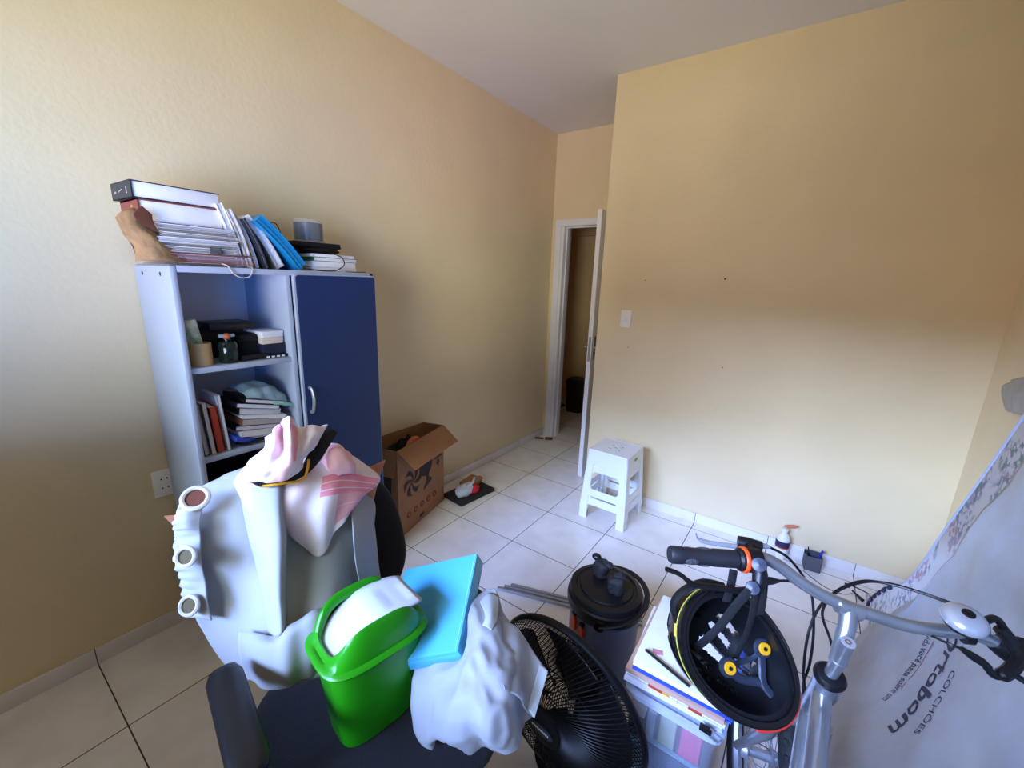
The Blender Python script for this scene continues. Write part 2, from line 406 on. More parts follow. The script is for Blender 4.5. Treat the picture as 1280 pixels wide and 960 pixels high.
base('baseboard_back', XC, 0, XR, 0, gx, -1)
base('baseboard_right', XR, YW, XR, -.012, gy, -1)
base('baseboard_corner', XC, -.0, XC, YD, gy, -1)
base('baseboard_door', .012, YD, .04, YD, [], -1)
base('baseboard_hall', -1.39, 1.98, 1.5, 1.98, gx, -1)
# door casing and jambs
fr = MB()
fr.b2((.038, YD-.014, 0), (.098, YD-.0005, 2.075), .002); fr.b2((.038, YD-.014, 2.0755), (XC-.002, YD-.0005, 2.135), .002); fr.b2((.812, YD-.014, 0), (XC-.004, YD-.0005, 2.075), .002)
fr.b2((.0985, YD-.006, 0), (.128, YD+.139, 2.074), .001); fr.b2((.79, YD-.004, 0), (.8115, YD+.139, 2.074), .001); fr.b2((.0985, YD+.0, 2.0745), (.8115, YD+.139, 2.1), .001)
fr.b2((.1285, YD+.045, 0), (.14, YD+.085, 2.062)); fr.b2((.1285, YD+.045, 2.063), (.789, YD+.085, 2.074))
struct('trim_2', fr, 'door')
# door leaf, standing open into the room
dl = thing('door_1', 'x', 'x', (.757, YD-.01, 0)); del dl['label']; del dl['category']; dl['kind'] = 'structure'
LY0 = .107-(YD-.01)
obj('door_leaf', MB().b2((0, LY0, .008), (.035, 0, 2.085), .002), 'door', dl)
hd = MB()
for sx, x0 in ((-1, 0), (1, .035)):
    hd.b2((x0-.003 if sx < 0 else x0, LY0+.03, .99), (x0 if sx < 0 else x0+.003, LY0+.065, 1.17), .001)
    hd.tube([(x0, LY0+.047, 1.085), (x0+sx*.045, LY0+.047, 1.085)], .009, 12)
    hd.tube([(x0+sx*.042, LY0+.04, 1.085), (x0+sx*.045, LY0+.09, 1.085), (x0+sx*.042, LY0+.15, 1.083)], .008, 10)
hp = obj('door_handle', hd, 'steel', dl)
lk = MB(); lk.b2((.008, LY0-.0015, .98), (.027, LY0+.001, 1.17)); lk.b2((.012, LY0-.006, 1.075), (.023, LY0, 1.1))
obj('lock_plate', lk, 'steel', dl)
st = MB(); st.lathe([(.012, 0), (.012, .02), (.009, .03), (0, .033)], Matrix.Translation((.05, LY0+.03, 0)), 12)
obj('hinge', MB().b2((.03, -.006, .3), (.042, .006, .38)), 'steel', dl)

# light switch, outlet, marks on the wall
t = thing('light_switch', 'white light switch plate on the yellow wall beside the open door', 'light switch', (1.083, 0, 1.337))
obj('cover_plate', MB().box((0, -.004, 0), (.075, .008, .118), .003), 'switch', t)
obj('rocker', MB().box((0, -.010, 0), (.022, .009, .036), .002, rot=(.12, 0, 0)), 'white_plastic', t)
t = thing('wall_outlet', 'white double wall outlet beside the cabinet on the left wall', 'outlet', (0, -2.367, .68))
obj('cover_plate', MB().box((.004, 0, 0), (.009, .082, .118), .003), 'switch', t)
so = MB()
for zz in (.022, -.022):
    for yy in (-.012, .0, .012): so.box((.0088, yy, zz+(.006 if yy == 0 else 0)*0), (.0012, .005 if yy else .0001, .004 if yy else .0001), 0)
for zz in (.02, -.02):
    for yy in (-.01, .01): obj('socket_hole', MB().lathe([(.0032, 0), (.0032, .0012)], axm((.0082, yy, zz), (1, 0, 0)), 10), 'black', t)
for x, z, r in ((1.19, 1.60, .004), (1.67, 1.62, .006), (1.116, 1.14, .003), (1.73, 1.085, .003)):
    p = V((x, 0, z))
    o = obj('plug_hole', MB().lathe([(r, 0), (r, .002), (r*.4, .003)], axm((x, 0, z), (0, -1, 0)), 10), 'screw', wb)

# ------------------------------------------------------------------ cabinet
CX = .38; CY0, CYM, CY1, CZ = -2.345, -1.947, -1.548, 1.577; TH = .018
cab = thing('storage_cabinet', 'light blue grey cabinet with open shelves and one dark blue door against the left wall', 'cabinet', (CX/2, (CY0+CY1)/2, 0))
def cbx(lo, hi, bev=.0015): return MB().b2(lo, hi, bev)
def cobj(n, mb, mt): return obj(n, mb, mt, cab, world=True)
mb = MB(); mb.b2((.002, CY0, 0), (CX, CY0+.022, CZ), .008)
sp = cobj('side_panel', mb, 'cab')
for xx in (.1, .29): obj('screw_cap', MB().lathe([(.007, 0), (.007, .001)], axm((xx, CY0-.0006, CZ-.03), (0, -1, 0)), 12), 'screw', sp, world=True)
cobj('side_panel', cbx((.002, CY1-.018, 0), (CX, CY1, CZ)), 'cab')
cobj('side_panel', cbx((.006, CYM-.018, 0), (CX-.002, CYM, CZ-.018)), 'cab')
cobj('back_panel', cbx((.002, CY0+.02, .05), (.008, CY1-.018, CZ-.018), 0), 'door')
cobj('top_panel', cbx((.002, CY0+.022, CZ-.022), (CX, CY1-.0, CZ)), 'cab')
for z in (.07, .52, .875, 1.218):
    cobj('shelf', cbx((.008, CY0+.022, z-.018), (CX-.012, CYM-.018, z+.002)), 'cab')
    
cobj('plinth', cbx((.02, CY0+.02, 0), (CX-.03, CY1-.018, .05), 0), 'cab')
dr = MB(); dz0, dz1 = .06, CZ-.012; y0, y1 = CYM+.004, CY1-.002
def rrect(y0, z0, y1, z1, r, n=6):
    out = []
    for (cy, cz, a0) in ((y1-r, z1-r, 0), (y0+r, z1-r, 90), (y0+r, z0+r, 180), (y1-r, z0+r, 270)):
        for k in range(n+1):
            a = math.radians(a0+90*k/n); out.append((cy+r*cos(a), cz+r*sin(a)))
    return out
PX = Matrix(((0, 0, 1, 0), (1, 0, 0, 0), (0, 1, 0, 0), (0, 0, 0, 1)))    # local (x,y,z) -> world (z, x, y)
dr.mat(1).prism(rrect(y0, dz0, y1, dz1, .018), .016, Matrix.Translation((CX+.001, 0, 0)) @ PX)
dr.mat(0).prism(rrect(y0+.008, dz0+.008, y1-.003, dz1-.006, .014), .002, Matrix.Translation((CX+.0165, 0, 0)) @ PX)
door = cobj('cabinet_door', dr, ['blue', 'cab'])
hx = CX+.018; hh = MB().tube(catmull([(hx, -1.916, 1.083), (hx+.02, -1.916, 1.075), (hx+.032, -1.916, 1.028), (hx+.02, -1.916, .981), (hx, -1.916, .973)], 6), .0065, 10, flat=1.3)
o = obj('handle', hh, 'steel', door, world=True)

# ---- things on top of the cabinet
def book(name, label, cat, c, d, cover, pages='paper', spine='-y', rot=0, group=None, ct=.003, tilt=0, mtx=None):
    """c: centre of the bottom, d: size; spine on one side"""
    mt = mtx if mtx is not None else Matrix.Translation(V(c)) @ Matrix.Rotation(rot, 4, 'Z') @ Matrix.Rotation(tilt, 4, 'X')
    t = thing(name, label, cat, mtx=mt, group=group)
    X, Y, Z = d; cv = MB(); cv.b2((-X/2, -Y/2, 0), (X/2, Y/2, ct)); cv.b2((-X/2, -Y/2, Z-ct), (X/2, Y/2, Z))
    s = {'-y': ((-X/2, -Y/2, 0), (X/2, -Y/2+ct*1.3, Z)), '+y': ((-X/2, Y/2-ct*1.3, 0), (X/2, Y/2, Z)), '+x': ((X/2-ct*1.3, -Y/2, 0), (X/2, Y/2, Z)), '-x': ((-X/2, -Y/2, 0), (-X/2+ct*1.3, Y/2, Z))}[spine]
    cv.b2(*s); obj('cover', cv, cover, t)
    pg = MB(); e = .0015; n = 3
    lo = [-X/2+.003, -Y/2+.003, ct]; hi = [X/2-.003, Y/2-.003, Z-ct]
    pg.b2(lo, hi, .001); obj('pages', pg, pages, t)
    return t
Z0 = CZ
# kraft bag, open top, lying towards the left
bg = thing('paper_bag', 'crumpled brown kraft paper bag on the top left corner of the cabinet', 'paper bag', (.24, -2.31, Z0))
def kb(u, v, x): return atx(u, v, x)
front = cloth([[kb(144, 272, .30), kb(152, 264, .30), kb(166, 260, .30), kb(176, 258, .28)],
               [kb(153, 290, .32), kb(163, 284, .33), kb(175, 281, .33), kb(190, 284, .30)],
               [kb(166, 308, .33), kb(180, 303, .35), kb(195, 301, .35), kb(213, 305, .32)],
               [kb(170, 326, .33), kb(190, 326, .36), kb(215, 327, .36), kb(243, 331, .33)]], 6,
              disp=lambda a, b, p: .005*nz(p, 40)+.003*nz(p, 90))
obj('bag_front', front, 'kraft', bg, world=True, solid=.0012)
back = cloth([[kb(144, 272, .30), kb(150, 266, .22), kb(160, 262, .17), kb(175, 258, .16)],
              [kb(153, 290, .32), kb(160, 286, .22), kb(175, 282, .17), kb(190, 284, .16)],
              [kb(166, 308, .33), kb(175, 306, .24), kb(190, 304, .18), kb(213, 306, .16)],
              [kb(170, 326, .33), kb(180, 325, .28), kb(200, 325, .24), kb(232, 327, .22)]], 5, disp=lambda a, b, p: .004*nz(p, 40))
obj('bag_back', back, 'kraft', bg, world=True, solid=.0012)
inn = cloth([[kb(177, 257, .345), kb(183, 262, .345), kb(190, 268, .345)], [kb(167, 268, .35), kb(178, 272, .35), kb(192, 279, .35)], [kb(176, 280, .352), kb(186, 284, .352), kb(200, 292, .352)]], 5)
obj('bag_shade', inn, 'opening_shade', bg, world=True, solid=.001)  # dark sheet standing in for the shade inside the bag's open top
# pile of papers and folders
zz = Z0+.001; cols = ['pinkpaper', 'paper2', 'pinkpaper', 'brownpaper', 'paper', 'paper2', 'paper', 'paper', 'paper2', 'paper']
names_ = ['pale brown folder at the bottom of the pile under the thick books', 'cream folder, second from bottom of the pile', 'pink folder in the lower part of the pile', 'brown folder in the middle of the pile',
          'white folder with a metal clip in the middle of the pile', 'grey white folder just above the clipped one', 'white paper bundle in the upper half of the pile', 'thick white paper bundle near the top of the pile',
          'worn grey folder, second from top of the pile', 'white folder directly under the red brown book']
ths = [.010, .014, .014, .006, .018, .012, .016, .016, .012, .014]
order = ['paper2', 'pinkpaper', 'pinkpaper', 'brownpaper', 'paper', 'paper2', 'paper', 'paper', 'paper2', 'paper']
for i, (cm, nm, th) in enumerate(zip(order, names_, ths)):
    dx, dy = random.uniform(-.008, .008), random.uniform(-.012, .012)
    t = thing('paper_folder', nm, 'folder', (.215+dx, -2.215+dy+(-.012 if i > 3 else .012), zz), random.uniform(-.05, .05), 'pile of paper folders on the cabinet')
    mb = MB(); Lh, Wh = .115 if i > 3 else .13, .135
    k = 5
    for q in range(k):
        e = random.uniform(0, .010); z0 = th*q/k; mb.mat(random.choice((0, 1, 2, 0, 1, 3 if i < 4 else 0)))
        mb.b2((-Wh+e, -Lh-e*.8, z0+.0006), (Wh-random.uniform(0, .009), Lh+random.uniform(-.004, .01), z0+th/k-.0009))
    obj('sheets', mb, ['paper' if cm != 'pinkpaper' else 'pinkpaper', 'paper2', 'paper', 'brownpaper'], t)
    cv = MB().b2((-Wh-.001, -Lh, th-.0012), (Wh+.002, Lh+.004, th), .0004); cv.b2((-Wh-.001, -Lh, 0), (Wh+.002, Lh, .0012), .0004)
    obj('cover', cv, cm, t)
    if i == 4:
        cl = MB().tube([(Wh+.004, .03, .002), (Wh+.006, .03, th+.004), (Wh-.02, .032, th+.002), (Wh-.02, .058, th+.002), (Wh+.006, .06, th+.004), (Wh+.004, .06, .002)], .0018, 6)
        cl.box((Wh+.003, .045, th/2), (.006, .034, th), .001); obj('binder_clip', cl, 'meshcup', t)
    zz += th
# hanging cord loop on the cabinet edge
tag(obj('cord_loop', MB().tube(catmull([(CX-.03, -2.175, Z0+.012), (CX+.004, -2.17, Z0+.004), (CX+.006, -2.155, Z0-.022), (CX+.006, -2.128, Z0-.035), (CX+.006, -2.10, Z0-.028), (CX+.004, -2.088, Z0-.0), (CX-.03, -2.085, Z0+.004)], 6), .0022, 8), 'paper2'),
    'pale string loop hanging over the top front edge of the open shelves', 'string')
t = book('thick_book', 'thick book with a red brown spine under the dark grey book', 'book', (.235, -2.265, zz), (.18, .24, .07), 'redbrown', ct=.004)
obj('spine_mark', MB().ball((.03, -.1203, .05), .006, (1.6, .1, .8)), 'yellowline', t)
t = book('thick_book', 'thick book with a dark grey spine topmost on the paper pile', 'book', (.235, -2.275, zz+.071), (.18, .25, .052), 'darkcover', rot=.04, ct=.003)
mb = MB(); mb.tube(catmull([(-.055, -.1253, .018), (-.05, -.1253, .025), (-.043, -.1253, .02)], 4), .0012, 5); obj('spine_mark', mb, 'paper2', t)
mb = MB(); mb.tube([(-.02, -.1253, .022), (-.005, -.1253, .026), (.012, -.1253, .028)], .0013, 5); obj('spine_mark', mb, 'paper2', t)
mb = MB(); mb.tube([(.05, -.1253, .014), (.052, -.1253, .034)], .0015, 5); obj('spine_mark', mb, 'paper2', t)
# leaning folders: slabs tilted towards the right
def leaning(name, label, ybot, ang, length, th, depth, x, col, cat='folder', pages=None, group='folders leaning on the cabinet top'):
    # a slab whose lower edge stands at ybot and whose top leans left by ang
    mt = Matrix.Translation((x, ybot, Z0+.001)) @ Matrix.Rotation(ang, 4, 'X')
    t = thing(name, label, cat, mtx=mt, group=group)
    mb = MB()
    n = 10
    for s, col_i in ((-1, 0), (1, 0)):
        pts = []
    def sheet(y0, t0, e):
        vs = []; 
        for k in range(n+1):
            z = length*k/n; b = .008*sin(PI*k/n)
            vs += [(-depth/2+e, y0+b, z), (depth/2-e, y0+b, z), (depth/2-e, y0+b+t0, z), (-depth/2+e, y0+b+t0, z)]
        fs = [(0, 1, 2, 3), (4*n+3, 4*n+2, 4*n+1, 4*n)]
        for k in range(n):
            a = 4*k; fs += [(a, a+4, a+5, a+1), (a+1, a+5, a+6, a+2), (a+2, a+6, a+7, a+3), (a+3, a+7, a+4, a)]
        return vs, fs
    mb.add(*sheet(0, .0025, 0)); mb.add(*sheet(th-.0025, .0025, 0))
    obj('cover', mb, col, t)
    p = MB(); k = max(2, int(th/.006))
    for q in range(k):
        w = (th-.005)/k; p.add(*sheet(.0025+w*q+.0003, w-.0006, .003+.004*random.random()))
    obj('sheets', p, pages or 'paper', t)
    return t
lean = [('white folder leaning steeply beside the paper pile, leftmost of the leaning ones', -2.118, .22, .225, .022, 'paper'),
        ('creased white folder, second of the leaning ones from the left', -2.083, .26, .21, .018, 'paper2'),
        ('white paper bundle leaning behind the spiral notebook', -2.050, .31, .2, .014, 'paper'),
        ('dark grey spiral notebook leaning between white folders', -2.022, .37, .19, .013, 'darkcover'),
        ('thick pale grey folder leaning beside the blue plastic folder', -1.967, .56, .215, .03, 'paper2')]
for i, (lb, yb, an, ln, th, cm) in enumerate(lean):
    leaning('spiral_notebook' if 'spiral' in lb else 'leaning_folder', lb, yb, an, ln, th, .2-.01*(i % 3), .235+.01*(i % 2), cm, 'notebook' if 'spiral' in lb else 'folder')
leaning('plastic_folder', 'bright blue plastic folder leaning at the right end of the leaning folders', -1.892, .74, .235, .038, .2, .26, 'cyandark', 'folder', 'cyandark')
tag(obj('brown_scarf', MB().tube(catmull([(.12, -2.13, Z0+.15), (.11, -2.1, Z0+.2), (.12, -2.05, Z0+.19), (.13, -2.02, Z0+.17)], 5), [.012]*16, 8, flat=.6), 'brownpaper'), 'reddish brown strap peeking out behind the leaning white folders', 'strap')
# white books and what lies on them
wbk = [('green edged white book, second from top under the black pouch', .035, 'paper'), ('white page block book at the bottom of the short stack', .028, 'paper')]
zz = Z0+.001
for i, (th, dy, lb) in enumerate(((.018, 0, 'bottom white book of the short stack by the disc spindle'), (.024, -.004, 'white book second from the bottom of the short stack'), (.017, .004, 'white book with a green cover in the middle of the short stack'), (.013, -.006, 'thin white book topmost of the short stack'))):
    book('paperback_book', lb, 'book', (.24, -1.705+dy, zz), (.17, .22 if i < 3 else .215, th), 'paper' if i != 2 else mat('green_cover', rgb(40, 110, 70), .5), spine='-y', rot=.02*(i-1), group='short stack of white books', ct=.0012)
    zz += th+.0006
bp = thing('black_pouch', 'black fabric pouch lying on the short stack of white books', 'pouch', (.2, -1.745, zz))
mb = MB(); mb.ball((0, .005, .018), .1, (.85, 1.3, .17)); obj('pouch_body', mb, 'black_fab', bp)
mb = MB(); mb.box((-.01, -.01, .036), (.16, .24, .016), .006, rot=(0, 0, .05)); obj('flap', mb, 'black_fab', bp)
mb = MB(); mb.box((-.01, .0, .046), (.15, .22, .01), .004, rot=(0, 0, -.04)); obj('flap', mb, 'black_fab', bp)
mb = MB().tube(catmull([(.0, -.12, .0), (.02, -.17, -.03), (.05, -.19, -.07), (.07, -.15, -.073)], 6), .003, 8); obj('strap', mb, 'black_fab', bp)
tag(obj('thin_cable', MB().tube(catmull([V((.3, -1.72, zz+.01)), V((.335, -1.68, zz-.01)), V((.342, -1.672, zz-.04)), V((.35, -1.70, Z0+.016)), V((.36, -1.74, Z0+.004)), V((.345, -1.80, Z0+.004)), V((.33, -1.86, Z0+.01))], 8), .0022, 8), 'black'),
    'thin black cable curving down over the short stack of white books', 'cable')
tag(obj('thin_cable', MB().tube(catmull([(.16, -1.93, Z0+.13), (.15, -1.9, Z0+.19), (.14, -1.87, Z0+.2), (.15, -1.855, Z0+.17), (.16, -1.85, Z0+.1)], 6), .002, 8), 'black'), 'black cable end arching up behind the bright blue plastic folder', 'cable')
ds = thing('disc_spindle', 'clear spindle tub of recordable discs on the black pouch', 'disc spindle', (.18, -1.74, zz+.052))
obj('spindle_base', MB().lathe([(.067, 0), (.069, .004), (.066, .009), (.008, .0095), (.008, .09), (0, .092)], n=36), 'clear', ds)
mb = MB()
for k in range(22): mb.lathe([(.0600, .0105+k*.0034), (.0603, .0135+k*.0034)], n=32)
obj('disc_stack', mb, 'disc', ds)
obj('cover', MB().lathe([(.0635, .01), (.0635, .094), (.061, .098), (.012, .099), (.012, .105), (0, .106)], n=36), 'clear', ds)
tag(obj('card_sheet', MB().box((.33, -1.61, Z0+.003), (.05, .09, .004), .001, rot=(0, 0, .2)), 'brownpaper'), 'brown card scrap on the cabinet top right of the white books', 'card')

# ---- shelf 1
S1 = 1.221
t = thing('cardboard_roll', 'short tan cardboard tube standing at the left of the upper shelf', 'cardboard tube', (.31, -2.268, S1))
obj('tube_wall', MB().lathe([(.031, 0), (.036, 0), (.036, .082), (.031, .082), (.031, 0)], n=28), 'tape', t)
t = thing('snack_tube', 'white tube with green leaf print standing in the tan cardboard tube', 'tube', mtx=Matrix.Translation((.31, -2.268, S1+.002)) @ Matrix.Rotation(.14, 4, 'X'))
lm = mat('leaf_print', rgb(226, 226, 208), .5, vscale=28, col2=rgb(86, 140, 80)); obj('tube_body', MB().lathe([(0, 0), (.022, 0), (.022, .165), (.019, .168), (0, .168)], n=24), lm, t)
t = thing('black_box', 'flat black box standing at the back of the upper shelf', 'box', (.17, -2.14, S1+.0))
obj('box_body', MB().b2((-.02, -.08, 0), (.02, .075, .125), .003), 'black', t)
obj('box_lid', MB().b2((-.022, -.082, .122), (.12, .077, .148), .003), 'black', t)
obj('faint_mark', MB().b2((.1205, -.02, .133), (.1209, .05, .137)), 'print_grey', t)
t = thing('dark_box', 'black box standing on end behind the leaf tube', 'box', (.12, -2.285, S1)); obj('box_body', MB().b2((-.05, -.03, 0), (.05, .03, .14), .003), 'black', t); obj('lid', MB().b2((-.051, -.031, .11), (.051, .031, .142), .003), 'black', t)
t = thing('glass_bottle', 'dark green glass bottle with a bronze stopper on the upper shelf', 'bottle', (.32, -2.18, S1))
obj('glass_body', MB().lathe([(0, 0), (.03, 0), (.033, .005), (.033, .07), (.028, .08), (.012, .084), (.012, .09)], n=24), 'glass', t)
obj('stopper', MB().ball((0, 0, .1), .014, (1, 1, .9)), 'skinorange', t)
obj('collar', MB().box((0, 0, .103), (.014, .055, .012), .004), 'teal', t)
t = thing('camera_case', 'black soft case in the middle of the upper shelf', 'case', (.24, -2.09, S1)); obj('case_body', MB().box((0, 0, .05), (.12, .09, .1), .02), 'black_fab', t); obj('zip_band', MB().box((0, 0, .075), (.124, .094, .006), .002), 'black', t)
zz = S1
for i, (h, cm, dx, dy, w, lb) in enumerate(((.012, 'black', .02, .01, .1, 'black card box with white marks at the bottom of the small box stack'), (.044, 'navybox', 0, 0, .09, 'dark navy box in the small box stack on the upper shelf'), (.026, 'beige', 0, -.006, .082, 'beige box, second from top of the small box stack'), (.024, 'paper', -.0, -.004, .084, 'pale grey box topmost of the small box stack'))):
    t = thing('small_box', lb, 'box', (.27+dx*.5, -2.015+dy*.5, zz), .03*(i-1), 'small boxes stacked on the upper shelf')
    obj('box_body', MB().b2((-.06, -w/2, 0), (.06, w/2, h*.6), .001), cm, t); obj('lid', MB().b2((-.0615, -w/2-.0015, h*.5), (.0615, w/2+.0015, h), .001), cm, t)
    if i == 0:
        mb = MB()
        for k in range(4): mb.b2((.0618, -.04+.02*k, .002), (.0625, -.028+.02*k, .009))
        obj('white_mark', mb, 'paper', t)
    zz += h+.0008
tag(obj('black_remote', MB().box((.325, -2.09, S1+.012), (.03, .11, .02), .004, rot=(0, 0, .1)), 'black'), 'small black bar lying at the front of the upper shelf', 'gadget')

# ---- shelf 2: upright books and a slumped pile
S2 = .879
ub = [(-2.305, .018, .205, 'darkcover', 'spiral bound notebook, leftmost of the upright books', 'spiral'), (-2.283, .016, .205, 'paper2', 'cream book between the spiral notebook and the red book', ''),
      (-2.258, .024, .185, 'redbook', 'orange red book standing on the middle shelf', ''), (-2.231, .013, .225, 'paper', 'tall thin white book right of the red book', '')]
for i, (y, th, hgt, cm, lb, kd) in enumerate(ub):
    mt = Matrix.Translation((.27, y, S2)) @ Matrix.Rotation(.06, 4, 'X')
    t = thing('spiral_notebook' if kd else 'upright_book', lb, 'book', mtx=mt, group='books upright on the middle shelf')
    cv = MB(); cv.b2((-.08, -th/2, 0), (.08, -th/2+.002, hgt)); cv.b2((-.08, th/2-.002, 0), (.08, th/2, hgt))
    if not kd: cv.b2((.077, -th/2, 0), (.08, th/2, hgt))
    obj('cover', cv, cm, t); obj('pages', MB().b2((-.078, -th/2+.0021, .003), (.076, th/2-.0021, hgt-.003)), 'paper', t)
    if kd:
        mb = MB()
        for k in range(26): mb.tube([V((.079+.006*cos(a), .006*sin(a), .01+k*.0073)) for a in [2*PI*q/8 for q in range(8)]], .0009, 5, closed=True)
        obj('spiral', mb, 'steel', t)
zz = S2+.001
lbs = ['blue grey folder at the bottom of the slumped pile on the middle shelf', 'white block of sheets low in the slumped pile', 'dark covered book in the lower half of the slumped pile', 'brown edged paper bundle in the middle of the slumped pile',
       'white book just above the brown edged bundle', 'black covered white book in the upper half of the slumped pile', 'pale notebook second from top of the slumped pile', 'notebook on top of the slumped pile under the grey cloth']
for i, (cm, th) in enumerate((('darkcover', .014), ('paper', .02), ('darkcover', .018), ('brownpaper', .026), ('paper', .014), ('black', .028), ('darkcover', .018), ('black', .016))):
    a = -.12-.022*i
    mt = Matrix.Translation((.25+.012*sin(i*2.1), -2.095+.004*i*0+.01*cos(i*1.7), zz+.012)) @ Matrix.Rotation(a, 4, 'X') @ Matrix.Rotation(.06*sin(i*3), 4, 'Z')
    t = thing('stacked_book', lbs[i], 'book', mtx=mt, group='slumped pile on the middle shelf')
    w = .095-.002*i; cv = MB(); cv.b2((-.09, -w, 0), (.095, w, .0015)); cv.b2((-.09, -w, th-.0015), (.095, w, th)); cv.b2((-.09, -w, 0), (.095, -w+.002, th)); obj('cover', cv, cm, t)
    obj('pages', MB().b2((-.088, -w+.0022, .0016), (.0935, w-.003, th-.0016)), 'paper' if cm != 'brownpaper' else 'paper2', t)
    zz += th+.0012
gc = cloth([[V((.17, -2.17, zz+.036)), V((.17, -2.1, zz+.045)), V((.17, -2.02, zz+.02)), V((.18, -1.98, zz-.01))],
            [V((.25, -2.16, zz+.06)), V((.25, -2.1, zz+.075)), V((.25, -2.03, zz+.05)), V((.25, -1.985, zz+.01))],
            [V((.31, -2.15, zz+.05)), V((.32, -2.09, zz+.06)), V((.32, -2.02, zz+.03)), V((.31, -1.98, zz-.0))],
            [V((.345, -2.14, zz+.03)), V((.35, -2.08, zz+.01)), V((.35, -2.02, zz-.014)), V((.34, -1.985, zz-.03))]], 8, disp=lambda a, b, p: .012*nz(p, 28))
t = thing('folded_cloth', 'crumpled grey blue cloth bag on top of the slumped pile', 'cloth', (.25, -2.08, zz)); obj('cloth_body', gc, 'teal', t, world=True, solid=.003)
gm = cloth([[V((.33, -2.06, zz+.0)), V((.345, -2.01, zz-.015)), V((.35, -1.975, zz-.03))], [V((.36, -2.05, zz-.015)), V((.365, -2.0, zz-.03)), V((.36, -1.972, zz-.045))]], 6, disp=lambda a, b, p: .008*nz(p, 50))
obj('mint_edge', gm, 'mint', t, world=True, solid=.003)
tag(obj('blue_packet', MB().box((.33, -2.175, S2+.03), (.06, .09, .02), .008, rot=(-.35, .2, .2)), 'bluecover'), 'blue packet under the slumped pile on the middle shelf', 'packet')
tag(obj('black_strap', MB().tube(catmull([(.33, -2.2, S2+.012), (.352, -2.17, S2+.008), (.36, -2.12, S2+.012), (.366, -2.08, S2+.008), (.372, -2.07, S2-.03), (.368, -2.065, S2-.06)], 7), .007, 8, flat=.4), 'black_fab'), 'black strap trailing over the edge of the middle shelf', 'strap')
# lower shelf
S3 = .524
for i, (y, h, cm, lb) in enumerate(((-2.28, .2, 'black', 'black box at the left of the lower shelf'), (-2.19, .24, 'black', 'tall black box in the middle of the lower shelf'), (-2.07, .22, 'darkcover', 'dark grey box at the right of the lower shelf'))):
    t = thing('storage_box', lb, 'box', (.19, y, S3), 0, 'dark boxes on the lower shelf'); obj('box_body', MB().b2((-.12, -.04, 0), (.12, .04, h), .003), cm, t); obj('lid', MB().b2((-.122, -.042, h-.04), (.122, .042, h+.002), .003), cm, t)
for i, y in enumerate((-2.235, -2.2, -2.165)):
    tag(obj('metal_fitting', MB().lathe([(.011, 0), (.014, .01), (.009, .016), (.011, .03)], Matrix.Translation((.33, y, S3+.0)), 12), 'chrome'), ['silver metal fitting on the lower shelf, leftmost of three', 'silver metal fitting on the lower shelf, middle of three', 'silver metal fitting on the lower shelf, rightmost of three'][i], 'fitting', 'metal fittings on the lower shelf')

# ------------------------------------------------------------------ cardboard box with fan picture
FL, FR_, BR, BL = V((.295, -1.372, 0)), V((.165, -.858, 0)), V((.018, -.905, 0)), V((.022, -1.43, 0)); BH = .575
bx = thing('cardboard_box', 'open brown cardboard box with a printed fan picture between cabinet and wall', 'cardboard box', tuple((FL+FR_+BR+BL)/4))
def wallq(a, b, h0, h1, t=.005):
    d = (b-a).normalized(); n = V((d.y, -d.x, 0))
    mb = MB(); vs = [a+V((0, 0, h0)), b+V((0, 0, h0)), b+V((0, 0, h1)), a+V((0, 0, h1))]; vs += [v-n*-t for v in vs]
    return mb.add(vs, [(0, 1, 2, 3), (7, 6, 5, 4), (0, 4, 5, 1), (1, 5, 6, 2), (2, 6, 7, 3), (3, 7, 4, 0)])
U_ = V((0, 0, 1))
top = [p+V((-.003 if i < 2 else 0, 0, BH)) for i, p in enumerate((FL, FR_, BR, BL))]; bot = [p+V((0, 0, .002)) for p in (FL, FR_, BR, BL)]
for i in range(4):
    j = (i+1) % 4; c = sum((bot[k] for k in range(4)), V())/4
    d = (bot[j]-bot[i]).normalized(); n = V((d.y, -d.x, 0)); n = n if (c-bot[i]).dot(n) > 0 else -n
    vs = [bot[i], bot[j], top[j], top[i]]; vs += [v+n*.004 for v in vs]
    obj('side_wall', MB().add(vs, [(0, 1, 2, 3), (7, 6, 5, 4), (0, 4, 5, 1), (1, 5, 6, 2), (2, 6, 7, 3), (3, 7, 4, 0)]), 'cardboard', bx, world=True, smooth=0)
obj('bottom_panel', MB().add([b+V((0, 0, .002)) for b in bot]+[b+V((0, 0, .006)) for b in bot], [(3, 2, 1, 0), (4, 5, 6, 7), (0, 1, 5, 4), (1, 2, 6, 5), (2, 3, 7, 6), (3, 0, 4, 7)]), 'cardboard_in', bx, world=True, smooth=0)
def flap(a, b, c, d, nm='flap'):
    n = (b-a).cross(d-a).normalized()*.004; vs = [a, b, c, d]; vs += [v+n for v in vs]
    obj(nm, MB().add(vs, [(0, 1, 2, 3), (7, 6, 5, 4), (0, 4, 5, 1), (1, 5, 6, 2), (2, 6, 7, 3), (3, 7, 4, 0)]), 'cardboard', bx, world=True, smooth=0)
e = (FR_-FL).normalized(); nf = V((-e.y, e.x, 0)); nf = nf if nf.x > 0 else -nf
flap(top[0]+nf*.003, top[1]+nf*.003, top[1]+nf*.115-V((0, 0, .10))+e*.005, top[0]+nf*.115-V((0, 0, .10))+e*.02)
e2 = (BL-FL).normalized(); n2 = V((0, -1, 0))
flap(top[3]+n2*.003, top[0]+n2*.003, top[0]+n2*.03-V((0, 0, .16)), top[3]+n2*.03-V((0, 0, .16)))
flap(top[2]+V((.0, .002, 0)), top[2]+V((0, .002, 0))+V((0, 0, .0)), top[2], top[2]) if False else None
